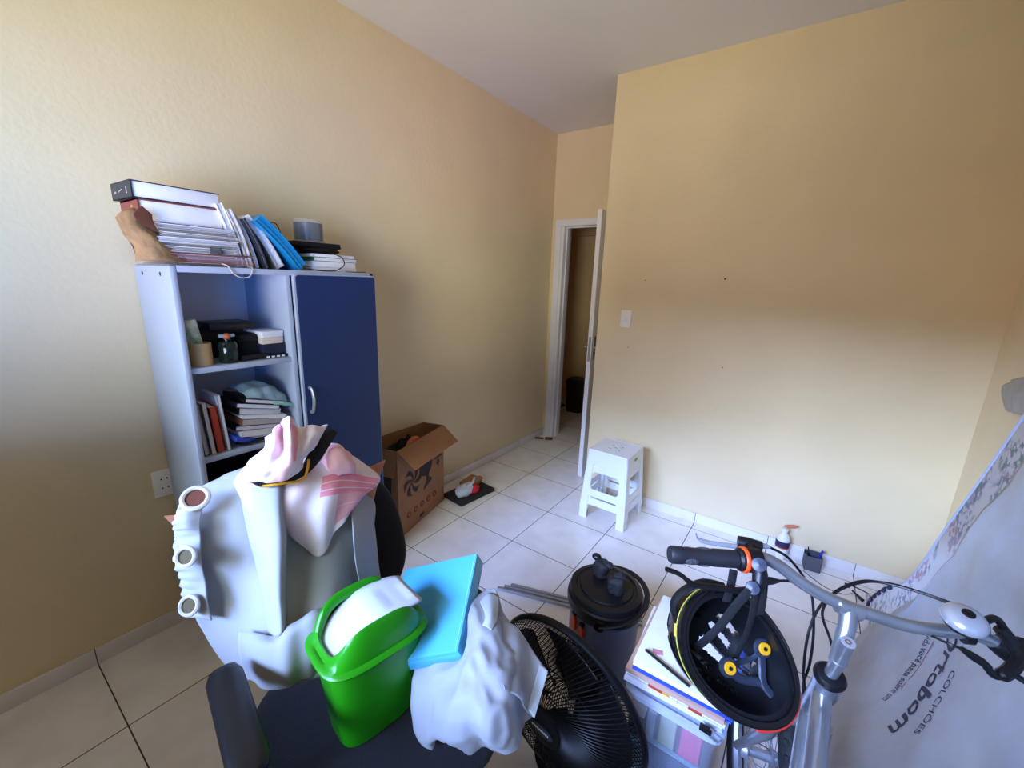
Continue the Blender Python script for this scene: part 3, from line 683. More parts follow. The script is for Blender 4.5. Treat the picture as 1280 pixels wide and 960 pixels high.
# print on the big face
pm = Matrix((e, U_, -e.cross(U_) if (-e.cross(U_)).dot(nf) > 0 else e.cross(U_))).transposed().to_4x4(); pm.translation = FL+nf*.0008
pr = MB()
def blade(cx, cy, r, a):
    pts = []
    for k in range(9): q = k/8; pts.append((cx+r*q*cos(a+.9*q), cy+r*q*sin(a+.9*q)))
    for k in range(8, -1, -1): q = k/8; pts.append((cx+r*q*cos(a+.35+1.25*q*.9), cy+r*q*sin(a+.35+1.25*q*.9)))
    return pts
for k in range(6): pr.prism(blade(.15, .32, .095, k*PI/3), .0006, pm)
obj('blade_print', pr, 'print_grey', bx, world=True, smooth=0); pr = MB()
pr.prism([(.27, .20), (.37, .24), (.36, .26), (.335, .265), (.33, .33), (.30, .32), (.305, .255), (.275, .225)], .0006, pm)
pr.prism([(.3+.075*cos(a)*1.0, .37+.075*sin(a)) for a in [2*PI*q/24 for q in range(24)]], .0006, pm)
for q in range(4): pr.b2((0, 0, 0), (0, 0, 0)) if False else None
obj('fan_print', pr, 'print_grey', bx, world=True, smooth=0); pr = MB()
for q in range(4): pr.prism([(.41, .44-.022*q), (.50, .44-.022*q), (.50, .43-.022*q), (.41, .43-.022*q)], .0006, pm)
pr.prism([(.44, .355), (.46, .355), (.46, .335), (.475, .335), (.45, .305), (.425, .335), (.44, .335)], .0006, pm)
pr.prism([(.22, .03), (.27, .03), (.27, .05), (.22, .05)], .0006, pm)
obj('text_print', pr, 'print_grey', bx, world=True, smooth=0)
pr = MB()
for q in range(5):
    cx = .1+.075*q; ring = [(cx+.022*cos(a), .115+.022*sin(a)) for a in [2*PI*k/20 for k in range(20)]]
    pr.prism(ring, .0006, pm)
obj('badge_print', pr, 'print_red', bx, world=True, smooth=0)
sp_ = MB().mat(0); 
for q in range(5): sp_.prism([(.1+.075*q+.009*cos(a), .115+.013*sin(a)) for a in [2*PI*k/8 for k in range(8)]], .0009, pm)
obj('badge_symbol', sp_, 'cardboard', bx, world=True, smooth=0)
# side print (dark square)
e3 = (BL-FL).normalized(); n3 = V((-e3.y, e3.x, 0)); n3 = n3 if n3.y < 0 else -n3
pm2 = Matrix((e3, U_, n3)).transposed().to_4x4(); pm2.translation = FL+n3*.0008
obj('side_print', MB().prism([(.05, .18), (.2, .18), (.2, .4), (.05, .4)], .0006, pm2), 'print_grey', bx, world=True, smooth=0)
# contents
t = thing('black_bag', 'black bag stuffed into the open cardboard box', 'bag', (.12, -1.2, .1)); mb = MB(); mb.ball((0, 0, .35), .15, (.55, .9, .6)); mb.ball((0, .08, .36), .09, (.6, .9, .7)); mb.tube([(0, .05, .4), (.0, .07, .47)], [.03, .012], 8)
for v in mb.v: v += V((1, 1, 1))*.01*nz(v, 20)
obj('bag_body', mb, 'black_fab', t); obj('handle', MB().tube(catmull([(.03, -.06, .42), (.03, -.03, .47), (.03, .02, .46)], 5), .008, 8), 'black_fab', t)
tag(obj('orange_shoe', MB().tube(catmull([(.2, -1.24, .5), (.195, -1.2, .545), (.19, -1.15, .565), (.185, -1.12, .56)], 5), [.012]*6+[.02]*10, 10, flat=.7), 'skinorange'), 'orange item poking out of the open cardboard box', 'toy')
# slab, bag and carton next to it
t = thing('foam_slab', 'flat black square slab on the tiles beside the cardboard box', 'slab', (.255, -.68, 0), -.12)
obj('slab_body', MB().box((0, 0, .016), (.20, .33, .03), .004), 'darkgrey', t); obj('slab_foot', MB().box((0, 0, .0015), (.18, .30, .003)), 'black', t)
t = thing('brown_carton', 'small brown cardboard piece behind the plastic bag near the wall', 'carton', (.2, -.60, .032), .1)
obj('carton_body', MB().box((0, 0, .02), (.1, .16, .04), .003), 'cardboard', t); obj('carton_flap', MB().box((.045, 0, .045), (.04, .15, .003), 0, rot=(0, .3, 0)), 'cardboard', t)
t = thing('plastic_bag', 'small white plastic bag with red print lying on the black slab', 'plastic bag', (.27, -.74, .032))
bg2 = mat('bag_film', rgb(205, 212, 226), .3, alpha=.88)
mb = MB(); mb.ball((0, 0, .035), .07, (.8, 1.35, .62), 32, 20)
mb.v = [V((v.x, v.y, max(.001, v.z)))+V((.7, 1, .8))*.014*nz(v, 26) for v in mb.v]; 
for v in mb.v: v.z = max(v.z, .0)
obj('bag_body', mb, bg2, t); mb = MB(); mb.ball((.035, .05, .032), .045, (.8, 1.1, .8), 20, 12); mb.v = [V((v.x, v.y, max(v.z, 0)))+V((1, 1, 1))*.006*nz(v, 40) for v in mb.v]; obj('red_print', mb, 'red', t)
obj('bag_handle', MB().tube(catmull([(.02, .01, .07), (.03, .04, .085), (.02, .07, .1), (.01, .085, .105)], 5), [.012]*8+[.008]*8, 8, flat=.5), bg2, t)
# small wooden tool by the doorway
t = thing('wooden_brush', 'small reddish brown tool lying on the tiles by the doorway', 'tool', (.09, .665, 0), -1.05)
obj('tool_handle', MB().box((0, -.045, .009), (.022, .09, .016), .006), 'brownwood', t); obj('tool_head', MB().box((0, .05, .01), (.045, .08, .02), .007), 'brownwood', t)
# hall bin
t = thing('hall_bin', 'black lidded waste bin standing in the dark hallway beyond the door', 'bin', (-.13, 1.78, 0), .1)
obj('bin_body', MB().lathe([(.1, 0), (.12, .36), (.125, .37)], n=28, power=.6), 'black_gloss', t); obj('bin_lid', MB().lathe([(.128, .365), (.128, .38), (.1, .42), (0, .44)], n=28, power=.6), 'black', t)
t = thing('hall_shoe', 'dark shoe on the hallway floor beside the black bin', 'shoe', (-.36, 1.75, 0)); obj('shoe_sole', MB().box((0, 0, .012), (.09, .24, .024), .01), 'rubber', t); obj('shoe_upper', MB().ball((0, -.02, .04), .09, (.48, 1.15, .5)), 'black', t)

# ------------------------------------------------------------------ nested stools
def stool(name, label, loc, rz, z0, s=1.0):
    t = thing(name, label, 'stool', (loc[0], loc[1], z0), rz, 'nested white plastic stools')
    Hh = .43; tw, bw = .137*s, .165*s      # half width at top, half width at the floor
    def hw(z): return bw+(tw-bw)*z/Hh
    # seat with five square holes
    n = 17; seat = MB(); r = .02
    holes = {(8, 8), (6, 6), (6, 10), (10, 6), (10, 10)}
    g = [[None]*(n+1) for _ in range(n+1)]; vs = []
    for i in range(n+1):
        for j in range(n+1):
            x = -tw+2*tw*i/n; y = -tw+2*tw*j/n; g[i][j] = len(vs); vs.append(V((x, y, Hh)))
    nb = len(vs); vs += [v-V((0, 0, .006)) for v in vs]; fs = []
    for i in range(n):
        for j in range(n):
            q = [g[i][j], g[i+1][j], g[i+1][j+1], g[i][j+1]]
            if (i, j) in holes:
                for a, b in ((0, 1), (1, 2), (2, 3), (3, 0)): fs.append((q[b], q[a], q[a]+nb, q[b]+nb))
                continue
            fs += [tuple(q), tuple(k+nb for k in q[::-1])]
    seat.add(vs, fs); 
    rim = [(-tw, -tw), (tw, -tw), (tw, tw), (-tw, tw)]
    obj('seat', seat, 'white_plastic', t, smooth=30)
    # side panels: outline with an arched window, open below between the feet
    def side(k):
        mb = MB(); th = .004
        def P(u, z, off=0):                                    # u -1..1 across the side
            w = hw(z); x, y = u*w, -w+off
            a = k*PI/2; return V((x*cos(a)-y*sin(a), x*sin(a)+y*cos(a), z))
        rows = [0, .05, .10, .105, .155, .162, .17, .25, .325, .335, .343, .36, .40, .425, .43]
        us = [-1, -.86, -.74, -.66, -.62, -.56, -.3, 0, .3, .56, .62, .66, .74, .86, 1]
        def solid(uc, zc):
            a = abs(uc)
            if zc < .105: return a > .66
            if zc < .155: return True
            if zc < .162 or .335 < zc < .343: return a > .56
            if zc < .17 or .325 < zc < .335: return a > .62
            if zc < .343: return a > .66
            return True
        idx = {}; vs = []; fs = []
        def vid(i, j, o_):
            if (i, j, o_) not in idx: idx[(i, j, o_)] = len(vs); vs.append(P(us[i], rows[j], th*o_))
            return idx[(i, j, o_)]
        S = {(i, j): solid((us[i]+us[i+1])/2, (rows[j]+rows[j+1])/2) for i in range(len(us)-1) for j in range(len(rows)-1)}
        for (i, j), ok in S.items():
            if not ok: continue
            q = [(i, j), (i+1, j), (i+1, j+1), (i, j+1)]
            fs.append(tuple(vid(a, b, 0) for a, b in q)); fs.append(tuple(vid(a, b, 1) for a, b in q[::-1]))
            for (di, dj, a, b) in ((0, -1, 0, 1), (1, 0, 1, 2), (0, 1, 2, 3), (-1, 0, 3, 0)):
                if not S.get((i+di, j+dj), False): fs.append((vid(*q[b], 0), vid(*q[a], 0), vid(*q[a], 1), vid(*q[b], 1)))
        return mb.add(vs, fs)
    for k in range(4): obj('side_frame', side(k), 'white_plastic', t, smooth=30)
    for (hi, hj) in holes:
        cx, cy = -tw+2*tw*(hi+.5)/n, -tw+2*tw*(hj+.5)/n; obj('hole_shade', MB().box((cx, cy, Hh-.007), (2*tw/n-.0006, 2*tw/n-.0006, .008)), 'black', t)  # black plugs put in as the shade inside the seat holes
    rm = MB(); rm.tube([(-tw+.012, -tw+.003, Hh-.004), (tw-.012, -tw+.003, Hh-.004), (tw-.003, -tw+.012, Hh-.004), (tw-.003, tw-.012, Hh-.004), (tw-.012, tw-.003, Hh-.004), (-tw+.012, tw-.003, Hh-.004), (-tw+.003, tw-.012, Hh-.004), (-tw+.003, -tw+.012, Hh-.004)], .0062, 8, closed=True)
    obj('seat_rim', rm, 'white_plastic', t)
    for sx, sy in ((-1, -1), (1, -1), (1, 1), (-1, 1)):       # corner posts
        mb = MB(); mb.tube([(sx*(bw-.014), sy*(bw-.014), 0), (sx*(tw-.012), sy*(tw-.012), Hh-.006)], .015, 10)
        obj('leg', mb, 'white_plastic', t)
    return t
SX, SY = 1.20, -.262
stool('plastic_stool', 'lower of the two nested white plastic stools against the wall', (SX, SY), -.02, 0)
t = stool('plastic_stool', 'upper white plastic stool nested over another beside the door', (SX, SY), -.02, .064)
obj('sticker', MB().box((.1425, .0, .385), (.001, .045, .016), 0, rot=(0, -.07, 0)), mat('green_sticker', rgb(130, 170, 90), .5), t)

# ------------------------------------------------------------------ floor items at the right
t = thing('glue_bottle', 'white squeeze bottle with a dark and orange label by the baseboard', 'bottle', (2.21, -.07, 0))
obj('bottle_body', MB().lathe([(0, 0), (.032, 0), (.036, .006), (.036, .11), (.03, .14), (.014, .158), (.013, .17), (.018, .172), (.018, .185), (0, .188)], n=28), mat('bottle_white', rgb(226, 224, 220), .4), t)
obj('label_band', MB().lathe([(.0366, .072), (.0366, .112), (.0362, .112), (.0362, .072), (.0366, .072)], n=28), 'navylogo', t); obj('label_stripe', MB().lathe([(.0367, .066), (.0367, .073), (.0362, .073), (.0362, .066), (.0367, .066)], n=28), 'orange', t)
tag(obj('dried_leaf', MB().ball((2.235, -.05, .2), .028, (1.3, .5, .28), rot=(0, -.2, .2)), 'skinorange'), 'small brown scrap resting on top of the white glue bottle', 'scrap')
t = thing('pen_cup', 'small grey mesh pen cup on the floor by the baseboard', 'pen holder', (2.365, -.085, 0), .15)
mb = MB(); w = .038
for a, b in (((-w, -w), (w, -w)), ((w, -w), (w, w)), ((w, w), (-w, w)), ((-w, w), (-w, -w))):
    x0, y0, x1, y1 = *a, *b; mb.b2((min(x0, x1)-.001, min(y0, y1)-.001, 0), (max(x0, x1)+.001, max(y0, y1)+.001, .09))
mb.b2((-w, -w, 0), (w, w, .002)); obj('cup_body', mb, 'meshcup', t)
for i, (x, y, dx, dy, cm, h, lb) in enumerate(((.01, .0, .03, .01, 'penblue', .12, 'blue pen standing in the mesh cup'), (.02, .015, .02, .02, 'penblue', .11, 'second blue pen leaning right in the mesh cup'), (-.02, -.01, -.012, .0, 'black', .13, 'thin dark pencil in the mesh cup'), (-.01, .01, -.035, -.02, 'black', .1, 'black pen leaning left in the mesh cup'))):
    b = V((2.365+x*.5, -.085+y*.5, .004)); e_ = V((2.365+x+dx, -.085+y+dy, h))
    t = thing('pen', lb, 'pen', tuple(b)); mb = MB().tube([b, b+(e_-b)*.8], .004 if cm == 'penblue' else .0025, 8); obj('barrel', mb, cm, t, world=True); obj('pen_cap', MB().tube([b+(e_-b)*.75, e_], .0052 if cm == 'penblue' else .003, 8), cm, t, world=True)
tag(obj('floor_cable', MB().tube(catmull([(2.33, -.15, .003), (2.38, -.2, .003), (2.43, -.24, .003), (2.5, -.25, .003), (2.55, -.21, .003)], 8), .0016, 6), 'darkcover'), 'thin grey cable lying on the tiles beside the pen cup', 'cable')
t = thing('power_adapter', 'small black plug with a cable on the tiles before the mattress', 'adapter', (2.55, -.19, 0)); obj('plug', MB().tube([(0, 0, .008), (.04, -.06, .008)], [.004, .009], 8), 'black', t)
obj('cord', MB().tube(catmull([(-.01, .02, .006), (-.03, .03, .02), (.05, .03, .01), (.1, .0, .006), (.11, -.04, .006)], 6), .003, 8), 'black', t)
# aluminium rods behind the cooler
r0, r1 = V((1.03, -1.345, .0)), V((1.72, -1.12, .0)); dd = (r1-r0).normalized(); nn = V((-dd.y, dd.x, 0))
for i, off in enumerate((0, .024, .046)):
    a, b = r0+nn*off+dd*.03*i, r1+nn*off; ct = (a+b)/2
    mt = Matrix.Translation(ct+V((0, 0, .008))) @ Matrix.Rotation(math.atan2(dd.y, dd.x), 4, 'Z')
    o = obj('aluminium_rod', MB().box((0, 0, 0), ((b-a).length, .014, .014), .002), 'steel'); o.matrix_basis = mt
    tag(o, ['nearest of three aluminium rods lying behind the drinks cooler', 'middle of three aluminium rods lying behind the drinks cooler', 'farthest of three aluminium rods lying behind the drinks cooler'][i], 'rod', 'aluminium rods on the floor')

# ------------------------------------------------------------------ drinks cooler
CL = V((1.64, -1.44, 0))
cl = thing('drinks_cooler', 'dark blue round drinks cooler jug with a black lid standing on the tiles', 'cooler', tuple(CL), 0)
obj('body', MB().lathe([(0, .0), (.128, 0), (.132, .006), (.138, .3), (.14, .305)], n=48), 'coolerbody', cl)
obj('shoulder', MB().lathe([(.139, .318), (.15, .322), (.152, .34), (.15, .36), (.142, .368), (.135, .372)], n=48), 'black', cl)
ld = obj('lid', MB().lathe([(.143, .366), (.146, .372), (.14, .388), (.12, .394), (.116, .389), (.106, .389), (.103, .396), (.03, .401), (0, .402)], n=48), 'black', cl)
for nm_, cx_, cy_, rz_ in (('pour_cap', .045, -.018, .3), ('air_valve', -.042, .035, -.5)):
    kn = softbox((0, 0, .428), (.062, .05, .07), (.02, .018, .02), 10); mt4 = Matrix.Translation((cx_, cy_, 0)) @ Matrix.Rotation(rz_, 4, 'Z')
    kn.ball((.012, .018, .452), .022, (1.3, .9, .8)); kn.v = [mt4 @ (v+V((1, 1, 1))*.007*nz(v+V((cx_, 0, 0)), 45)) for v in kn.v]; obj(nm_, kn, 'rubber', cl)
obj('valve_tip', MB().ball((-.075, .062, .455), .017, (1.2, 1, .8)), 'black', cl)
ang = [math.radians(a) for a in range(-75, 166, 12)]
# carrying handle folded round the back and right side
hp_ = [V((.158*cos(a), .158*sin(a), .335+.05*sin((a-ang[0])/(ang[-1]-ang[0])*PI))) for a in ang]
obj('carry_handle', MB().tube(hp_, .011, 8, flat=.45, up=(0, 0, 1)), 'black', cl)
for a in (ang[0], ang[-1]): obj('handle_pivot', MB().lathe([(.02, -.012), (.022, 0), (.02, .012), (0, .014)], axm((.152*cos(a), .152*sin(a), .335), (cos(a), sin(a), 0)), 16), 'black', cl)
dv = V((CAM.x-CL.x, CAM.y-CL.y, 0)).normalized(); da = math.atan2(dv.y, dv.x)
for s_, zt in ((-.86, .272), (-.56, .252)):
    a = da+s_; o_ = V((cos(a), sin(a), 0)); tn = V((-o_.y, o_.x, 0))
    mm = Matrix((tn, U_, o_)).transposed().to_4x4(); mm.translation = o_*.138+V((0, 0, zt))
    mb = MB().prism([(-.012, -.03), (.012, -.03), (.014, .0), (.004, .035), (-.004, .035), (-.013, .0)], .012, mm); obj('orange_clip', mb, 'orange', cl)
    obj('clip_cap', MB().box(tuple(o_*.142+V((0, 0, zt+.04))), (.02, .02, .014), .004, rot=(0, 0, a)), 'black', cl)
a = da-.12; o_ = V((cos(a), sin(a), 0)); sp2 = MB().tube([o_*.13+V((0, 0, .17)), o_*.185+V((0, 0, .165)), o_*.195+V((0, 0, .12))], [.022, .02, .014], 14); obj('spout', sp2, 'black', cl)

# ------------------------------------------------------------------ office chair
CMt = Matrix((CH_F, CH_P, U_)).transposed().to_4x4(); CMt.translation = CH_O
ch = thing('office_chair', 'dark navy fabric office chair with armrests piled with curtains and a bin', 'office chair', mtx=CMt)
obj('seat', softbox((.03, 0, .445), (.56, .51, .075), (.14, .14, .036), 14), 'navy_fab', ch, smooth=180)
def backfn(p):
    z = p.z; t_ = (z-.5)/.46; w = .262+.034*sin(max(0, min(1, t_))*PI)-.05*max(0, t_)**2
    y = p.y*w/.25; return V((p.x-.28*(z-.5)+.35*y*y-.02*sin(t_*PI), y, z))
obj('backrest', softbox((-.30, 0, .72), (.07, .5, .48), (.034, .13, .16), 14, backfn), 'navy_fab', ch, smooth=180)
obj('back_bracket', MB().tube([(-.42, 0, .62), (-.38, 0, .45), (-.25, 0, .40), (0, 0, .4)], .022, 8, flat=.4), 'black', ch)
for s_, py in ((-1, -.292), (1, .272)):
    ar = obj('armrest', softbox((.035, py, .695 if s_ < 0 else .685), (.29, .07, .035), (.03, .03, .017), 8), 'black', ch, smooth=180)
    obj('arm_support', MB().tube(catmull([(.0, py, .68), (.06, py+s_*.005, .6), (.05, py-s_*.0, .47), (.02, py-s_*.06, .405), (0, py-s_*.16, .4)], 6), .018, 10, flat=.6), 'black', ar)
obj('gas_column', MB().lathe([(.03, .1), (.03, .25), (.016, .25), (.016, .4), (.1, .4), (.1, .412)], n=20), 'black', ch)
for k in range(5):
    a = k*2*PI/5+.3; e_ = V((cos(a), sin(a), 0)); obj('base_leg', MB().tube([e_*.02+V((0, 0, .11)), e_*.27+V((0, 0, .075))], [.026, .016], 10), 'black', ch)
    obj('caster', MB().lathe([(.012, -.022), (.026, -.02), (.026, .02), (.012, .022)], axm(e_*.27+V((0, 0, .0265)), (-e_.y, e_.x, 0)), 18).tube([e_*.27+V((0, 0, .04)), e_*.27+V((0, 0, .08))], .008, 8), 'black', ch)

# brown cushion leaning on the backrest
cu = thing('brown_cushion', 'brown cushion behind the white curtain with its pointed corners poking out', 'cushion', mtx=CMt)
def pillow(w, h, th, n=24):
    vs = []; fs = []
    for sd in (1, -1):
        for i in range(n+1):
            for j in range(n+1):
                a, b = -1+2*i/n, -1+2*j/n
                e_ = ((1-a*a)*(1-b*b))**.42; pinch = 1-.13*(1-b*b)*abs(a)**3; pinch2 = 1-.13*(1-a*a)*abs(b)**3
                vs.append(V((sd*th*e_, a*w*pinch, b*h*pinch2)))
    m_ = (n+1)**2
    for i in range(n):
        for j in range(n):
            q = (i*(n+1)+j, i*(n+1)+j+1, (i+1)*(n+1)+j+1, (i+1)*(n+1)+j); fs += [q[::-1], tuple(k+m_ for k in q)]
    return vs, fs
vs, fs = pillow(.292, .225, .055)
rt = Matrix.Translation((-.305, -.052, .752)) @ Matrix.Rotation(-.30, 4, 'Y') @ Matrix.Rotation(-.02, 4, 'X')
vs = [V((v.x, v.y*(.56+.44*((v.z/.225+1)/2)**.8)+.012*(v.z/.225-1), v.z)) for v in vs]
obj('cushion_body', MB().add([rt @ v for v in vs], fs), 'leather', cu, smooth=180)

# white eyelet curtain draped over the cushion
ct = thing('eyelet_curtain', 'white curtain with metal eyelets draped over the chair back', 'curtain', mtx=CMt)
def G(rows): return [[atc(*q) for q in r] for r in rows]
def folds(a, b, p):
    return .016*sin(a*11+2.6*b+4*nz(p, 4))*(.3+.7*b)*(1 if a > .25 else a/.25)+.014*nz(p, 8)+.004*nz(p, 22, 3)
main = cloth(G([
  [(262, 606, -.50), (292, 588, -.52), (335, 572, -.52), (385, 560, -.52), (424, 564, -.50), (443, 588, -.46)],
  [(232, 622, -.42), (280, 598, -.43), (335, 586, -.42), (390, 578, -.42), (430, 580, -.41), (452, 602, -.40)],
  [(219, 648, -.36), (268, 635, -.33), (335, 625, -.30), (400, 615, -.28), (440, 615, -.29), (464, 628, -.32)],
  [(220, 690, -.33), (270, 690, -.28), (340, 685, -.24), (400, 680, -.22), (443, 675, -.23), (467, 680, -.27)],
  [(232, 738, -.31), (285, 742, -.25), (345, 745, -.18), (400, 735, -.16), (445, 735, -.18), (472, 737, -.22)],
  [(254, 785, -.28), (300, 795, -.2), (350, 795, -.12), (390, 785, -.10), (430, 775, -.12), (455, 765, -.16)],
  [(292, 836, -.2), (318, 850, -.13), (350, 861, -.06), (380, 852, -.045), (405, 840, -.05), (430, 820, -.07)]]), 9, disp=folds)
obj('curtain_body', main, 'curtain', ct, world=True, smooth=180, solid=.0025)
# the long vertical overlap and the lower roll
ov = cloth(G([
  [(300, 612, -.315), (325, 608, -.28), (348, 606, -.26), (356, 606, -.285)],
  [(312, 680, -.25), (335, 678, -.2), (352, 676, -.18), (357, 676, -.22)],
  [(325, 740, -.2), (340, 742, -.14), (353, 745, -.125), (358, 745, -.165)],
  [(328, 796, -.15), (342, 797, -.1), (352, 792, -.075), (357, 780, -.12)]]), 8, disp=lambda a, b, p: .006*nz(p, 12))
obj('curtain_fold', ov, 'curtain', ct, world=True, smooth=180, solid=.0025)
rl = cloth(G([
  [(300, 790, -.17), (340, 792, -.1), (380, 770, -.09), (420, 752, -.11), (440, 745, -.14)],
  [(300, 806, -.15), (340, 806, -.065), (380, 783, -.05), (420, 764, -.07), (442, 756, -.1)],
  [(302, 828, -.14), (340, 835, -.05), (380, 826, -.03), (415, 800, -.04), (440, 780, -.08)],
  [(310, 850, -.13), (345, 862, -.06), (380, 852, -.04), (410, 835, -.045), (436, 810, -.08)]]), 9, disp=lambda a, b, p: .010*nz(p, 11, 5)+.003*sin(a*30))
obj('curtain_roll', rl, 'curtain', ct, world=True, smooth=180, solid=.0025)
pn = cloth(G([
  [(434, 604, -.37), (445, 606, -.37), (456, 610, -.37)], [(440, 650, -.22), (455, 650, -.24), (467, 652, -.27)],
  [(444, 700, -.17), (458, 702, -.19), (473, 706, -.23)], [(452, 740, -.16), (464, 740, -.18), (478, 738, -.22)]]), 8)
obj('curtain_hem', pn, 'curtain', ct, world=True, smooth=180, solid=.003)
# crumpled header band on the left edge with eyelets
hb = cloth(G([
  [(222, 640, -.345), (236, 634, -.33), (254, 630, -.325)], [(217, 655, -.33), (232, 655, -.305), (250, 655, -.30)],
  [(219, 672, -.335), (234, 672, -.31), (251, 673, -.29)], [(219, 700, -.32), (236, 700, -.285), (252, 700, -.275)],
  [(224, 722, -.32), (240, 722, -.285), (256, 724, -.265)], [(229, 745, -.31), (244, 746, -.275), (259, 748, -.25)],
  [(238, 770, -.3), (250, 772, -.265), (265, 775, -.24)]]), 7, disp=lambda a, b, p: .0035*sin(b*75+4*nz(p, 9))*(1-a)+.004*nz(p, 26))
obj('header_tape', hb, 'curtain', ct, world=True, smooth=180, solid=.0035)
for (u, v, c, ru, rv, tilt) in ((245, 624, -.338, .031, .031, .9), (235, 695, -.27, .024, .026, .15), (239, 756, -.262, .024, .026, .1)):
    p = atc(u, v, c); nrm = (CAM-p).normalized()
    if tilt > .5: nrm = (nrm+V((0, 0, .55))+CH_P*-.2).normalized()
    else: nrm = (nrm-CH_P*.75).normalized()
    mm = axm(p+nrm*.006, nrm)
    obj('eyelet', MB().lathe([(ru*.68, 0), (ru*.70, .004), (ru*.85, .006), (ru*1.02, .004), (ru*1.06, -.001), (ru*.68, -.001), (ru*.68, 0)], mm, 32), 'ring', ct, world=True)
    obj('painted_eyelet_hole', MB().lathe([(ru*.69, .0008), (ru*.4, .0012), (0, .0012)], mm, 28), 'opening_shade' if tilt > .5 else 'hole', ct, world=True)  # solid disc; the dark seen through the ring is its painted colour

# pink towel in two drapes
tw = thing('pink_towel', 'white and pink checked towel thrown over the curtain on the chair back', 'towel', mtx=CMt)
lo = cloth(G([
  [(300, 592, -.40), (340, 580, -.40), (385, 563, -.39), (420, 557, -.40), (441, 572, -.39)],
  [(292, 603, -.335), (340, 606, -.285), (390, 596, -.27), (430, 588, -.28), (473, 598, -.31)],
  [(309, 634, -.285), (345, 640, -.245), (385, 640, -.225), (425, 630, -.225), (452, 622, -.26)],
  [(335, 651, -.255), (364, 670, -.225), (398, 696, -.195), (420, 664, -.205), (437, 640, -.235)]]), 12,
  disp=lambda a, b, p: .006*sin(a*22+b*5)*(.4+.6*b)+.007*nz(p, 14)-.018*math.exp(-((a-.62)**2+(b-.12)**2)*40))
obj('towel_lower', lo, 'towel', tw, world=True, smooth=180, solid=.004)
up_ = cloth(G([
  [(335, 548, -.36), (343, 536, -.31), (352, 528, -.34), (362, 520, -.29), (372, 534, -.34), (390, 533, -.31), (409, 531, -.33)],
  [(330, 560, -.33), (342, 553, -.27), (353, 548, -.31), (362, 543, -.25), (375, 548, -.29), (388, 547, -.27), (402, 545, -.30)],
  [(318, 572, -.31), (336, 570, -.25), (352, 566, -.26), (362, 563, -.22), (374, 562, -.25), (382, 562, -.25), (390, 560, -.28)],
  [(304, 588, -.30), (326, 588, -.24), (345, 586, -.22), (360, 582, -.21), (370, 578, -.22), (377, 576, -.24), (381, 572, -.265)],
  [(292, 603, -.31), (318, 603, -.26), (338, 603, -.235), (352, 600, -.225), (364, 596, -.23), (372, 590, -.24), (379, 584, -.265)]]), 8,
  disp=lambda a, b, p: .008*nz(p, 22)+.004*nz(p, 50))
obj('towel_upper', up_, 'towel2', tw, world=True, smooth=180, solid=.005)
kt = cloth(G([[(400, 580, -.31), (412, 562, -.3), (428, 560, -.3), (440, 570, -.31)], [(405, 590, -.29), (418, 580, -.255), (432, 578, -.255), (443, 582, -.28)], [(415, 598, -.28), (425, 594, -.26), (436, 592, -.26), (444, 592, -.28)]]), 6, disp=lambda a, b, p: .009*nz(p, 30))
obj('towel_knot', kt, mat('pink_cloth', rgb(240, 190, 204), .85, var=.1, vscale=20), tw, world=True, smooth=180, solid=.004)
# black cloth with yellow trim between the towel layers
bt = thing('black_folder', 'black fabric case with yellow trim caught in the folds of the pink towel', 'case', mtx=CMt)
bc = cloth(G([[(408, 536, -.335), (414, 537, -.33), (421, 541, -.33)], [(394, 552, -.31), (402, 556, -.30), (409, 560, -.30)], [(383, 572, -.285), (390, 577, -.28), (396, 579, -.285)],
              [(374, 590, -.262), (380, 592, -.26), (385, 590, -.265)], [(350, 598, -.26), (352, 602, -.255), (356, 605, -.255)], [(312, 602, -.285), (318, 604, -.28), (326, 607, -.28)]]), 7)
obj('case_body', bc, 'black_fab', bt, world=True, smooth=180, solid=.008)
obj('yellow_trim', MB().tube(catmull([atc(386, 574, -.262), atc(384, 588, -.25), atc(378, 600, -.243), (atc(355, 604, -.243)), atc(328, 608, -.262)], 6), .0035, 8), 'yellow', bt, world=True)

# ------------------------------------------------------------------ green swing bin on the seat
bang = math.atan2(.98, .17)                                   # direction of the long axis
bmx = Matrix.Translation((1.385, -2.352, .484)) @ Matrix.Rotation(bang, 4, 'Z')
bn = thing('swing_bin', 'bright green plastic bin with a white swing lid standing on the chair seat', 'waste bin', mtx=bmx)
def sup(a, hx, hy, p=.55):
    x, y = cos(a), sin(a); return hx*math.copysign(abs(x)**p, x), hy*math.copysign(abs(y)**p, y)
n = 64
def ringpts(hx, hy, z, p=.55): return [V((*sup(2*PI*k/n, hx, hy, p), z(2*PI*k/n) if callable(z) else z)) for k in range(n)]
def skin(rings, mb=None, cap0=True, cap1=False):
    mb = mb or MB(); vs = [v for r in rings for v in r]; fs = []
    for i in range(len(rings)-1):
        for k in range(n): fs.append((i*n+k, i*n+(k+1) % n, (i+1)*n+(k+1) % n, (i+1)*n+k))
    if cap0: fs.append(tuple(range(n))[::-1])
    if cap1: fs.append(tuple((len(rings)-1)*n+k for k in range(n)))
    return mb.add(vs, fs)
BZ = .245
obj('bin_body', skin([ringpts(.088, .060, .0), ringpts(.094, .066, .006), ringpts(.118, .086, BZ), ringpts(.115, .083, BZ), ringpts(.091, .063, .012)], cap1=True), 'green', bn, smooth=40)
def saddle(a): return BZ+.018+.070*abs(sin(a))**2.0
def saddle_in(a): return saddle(a)-.004
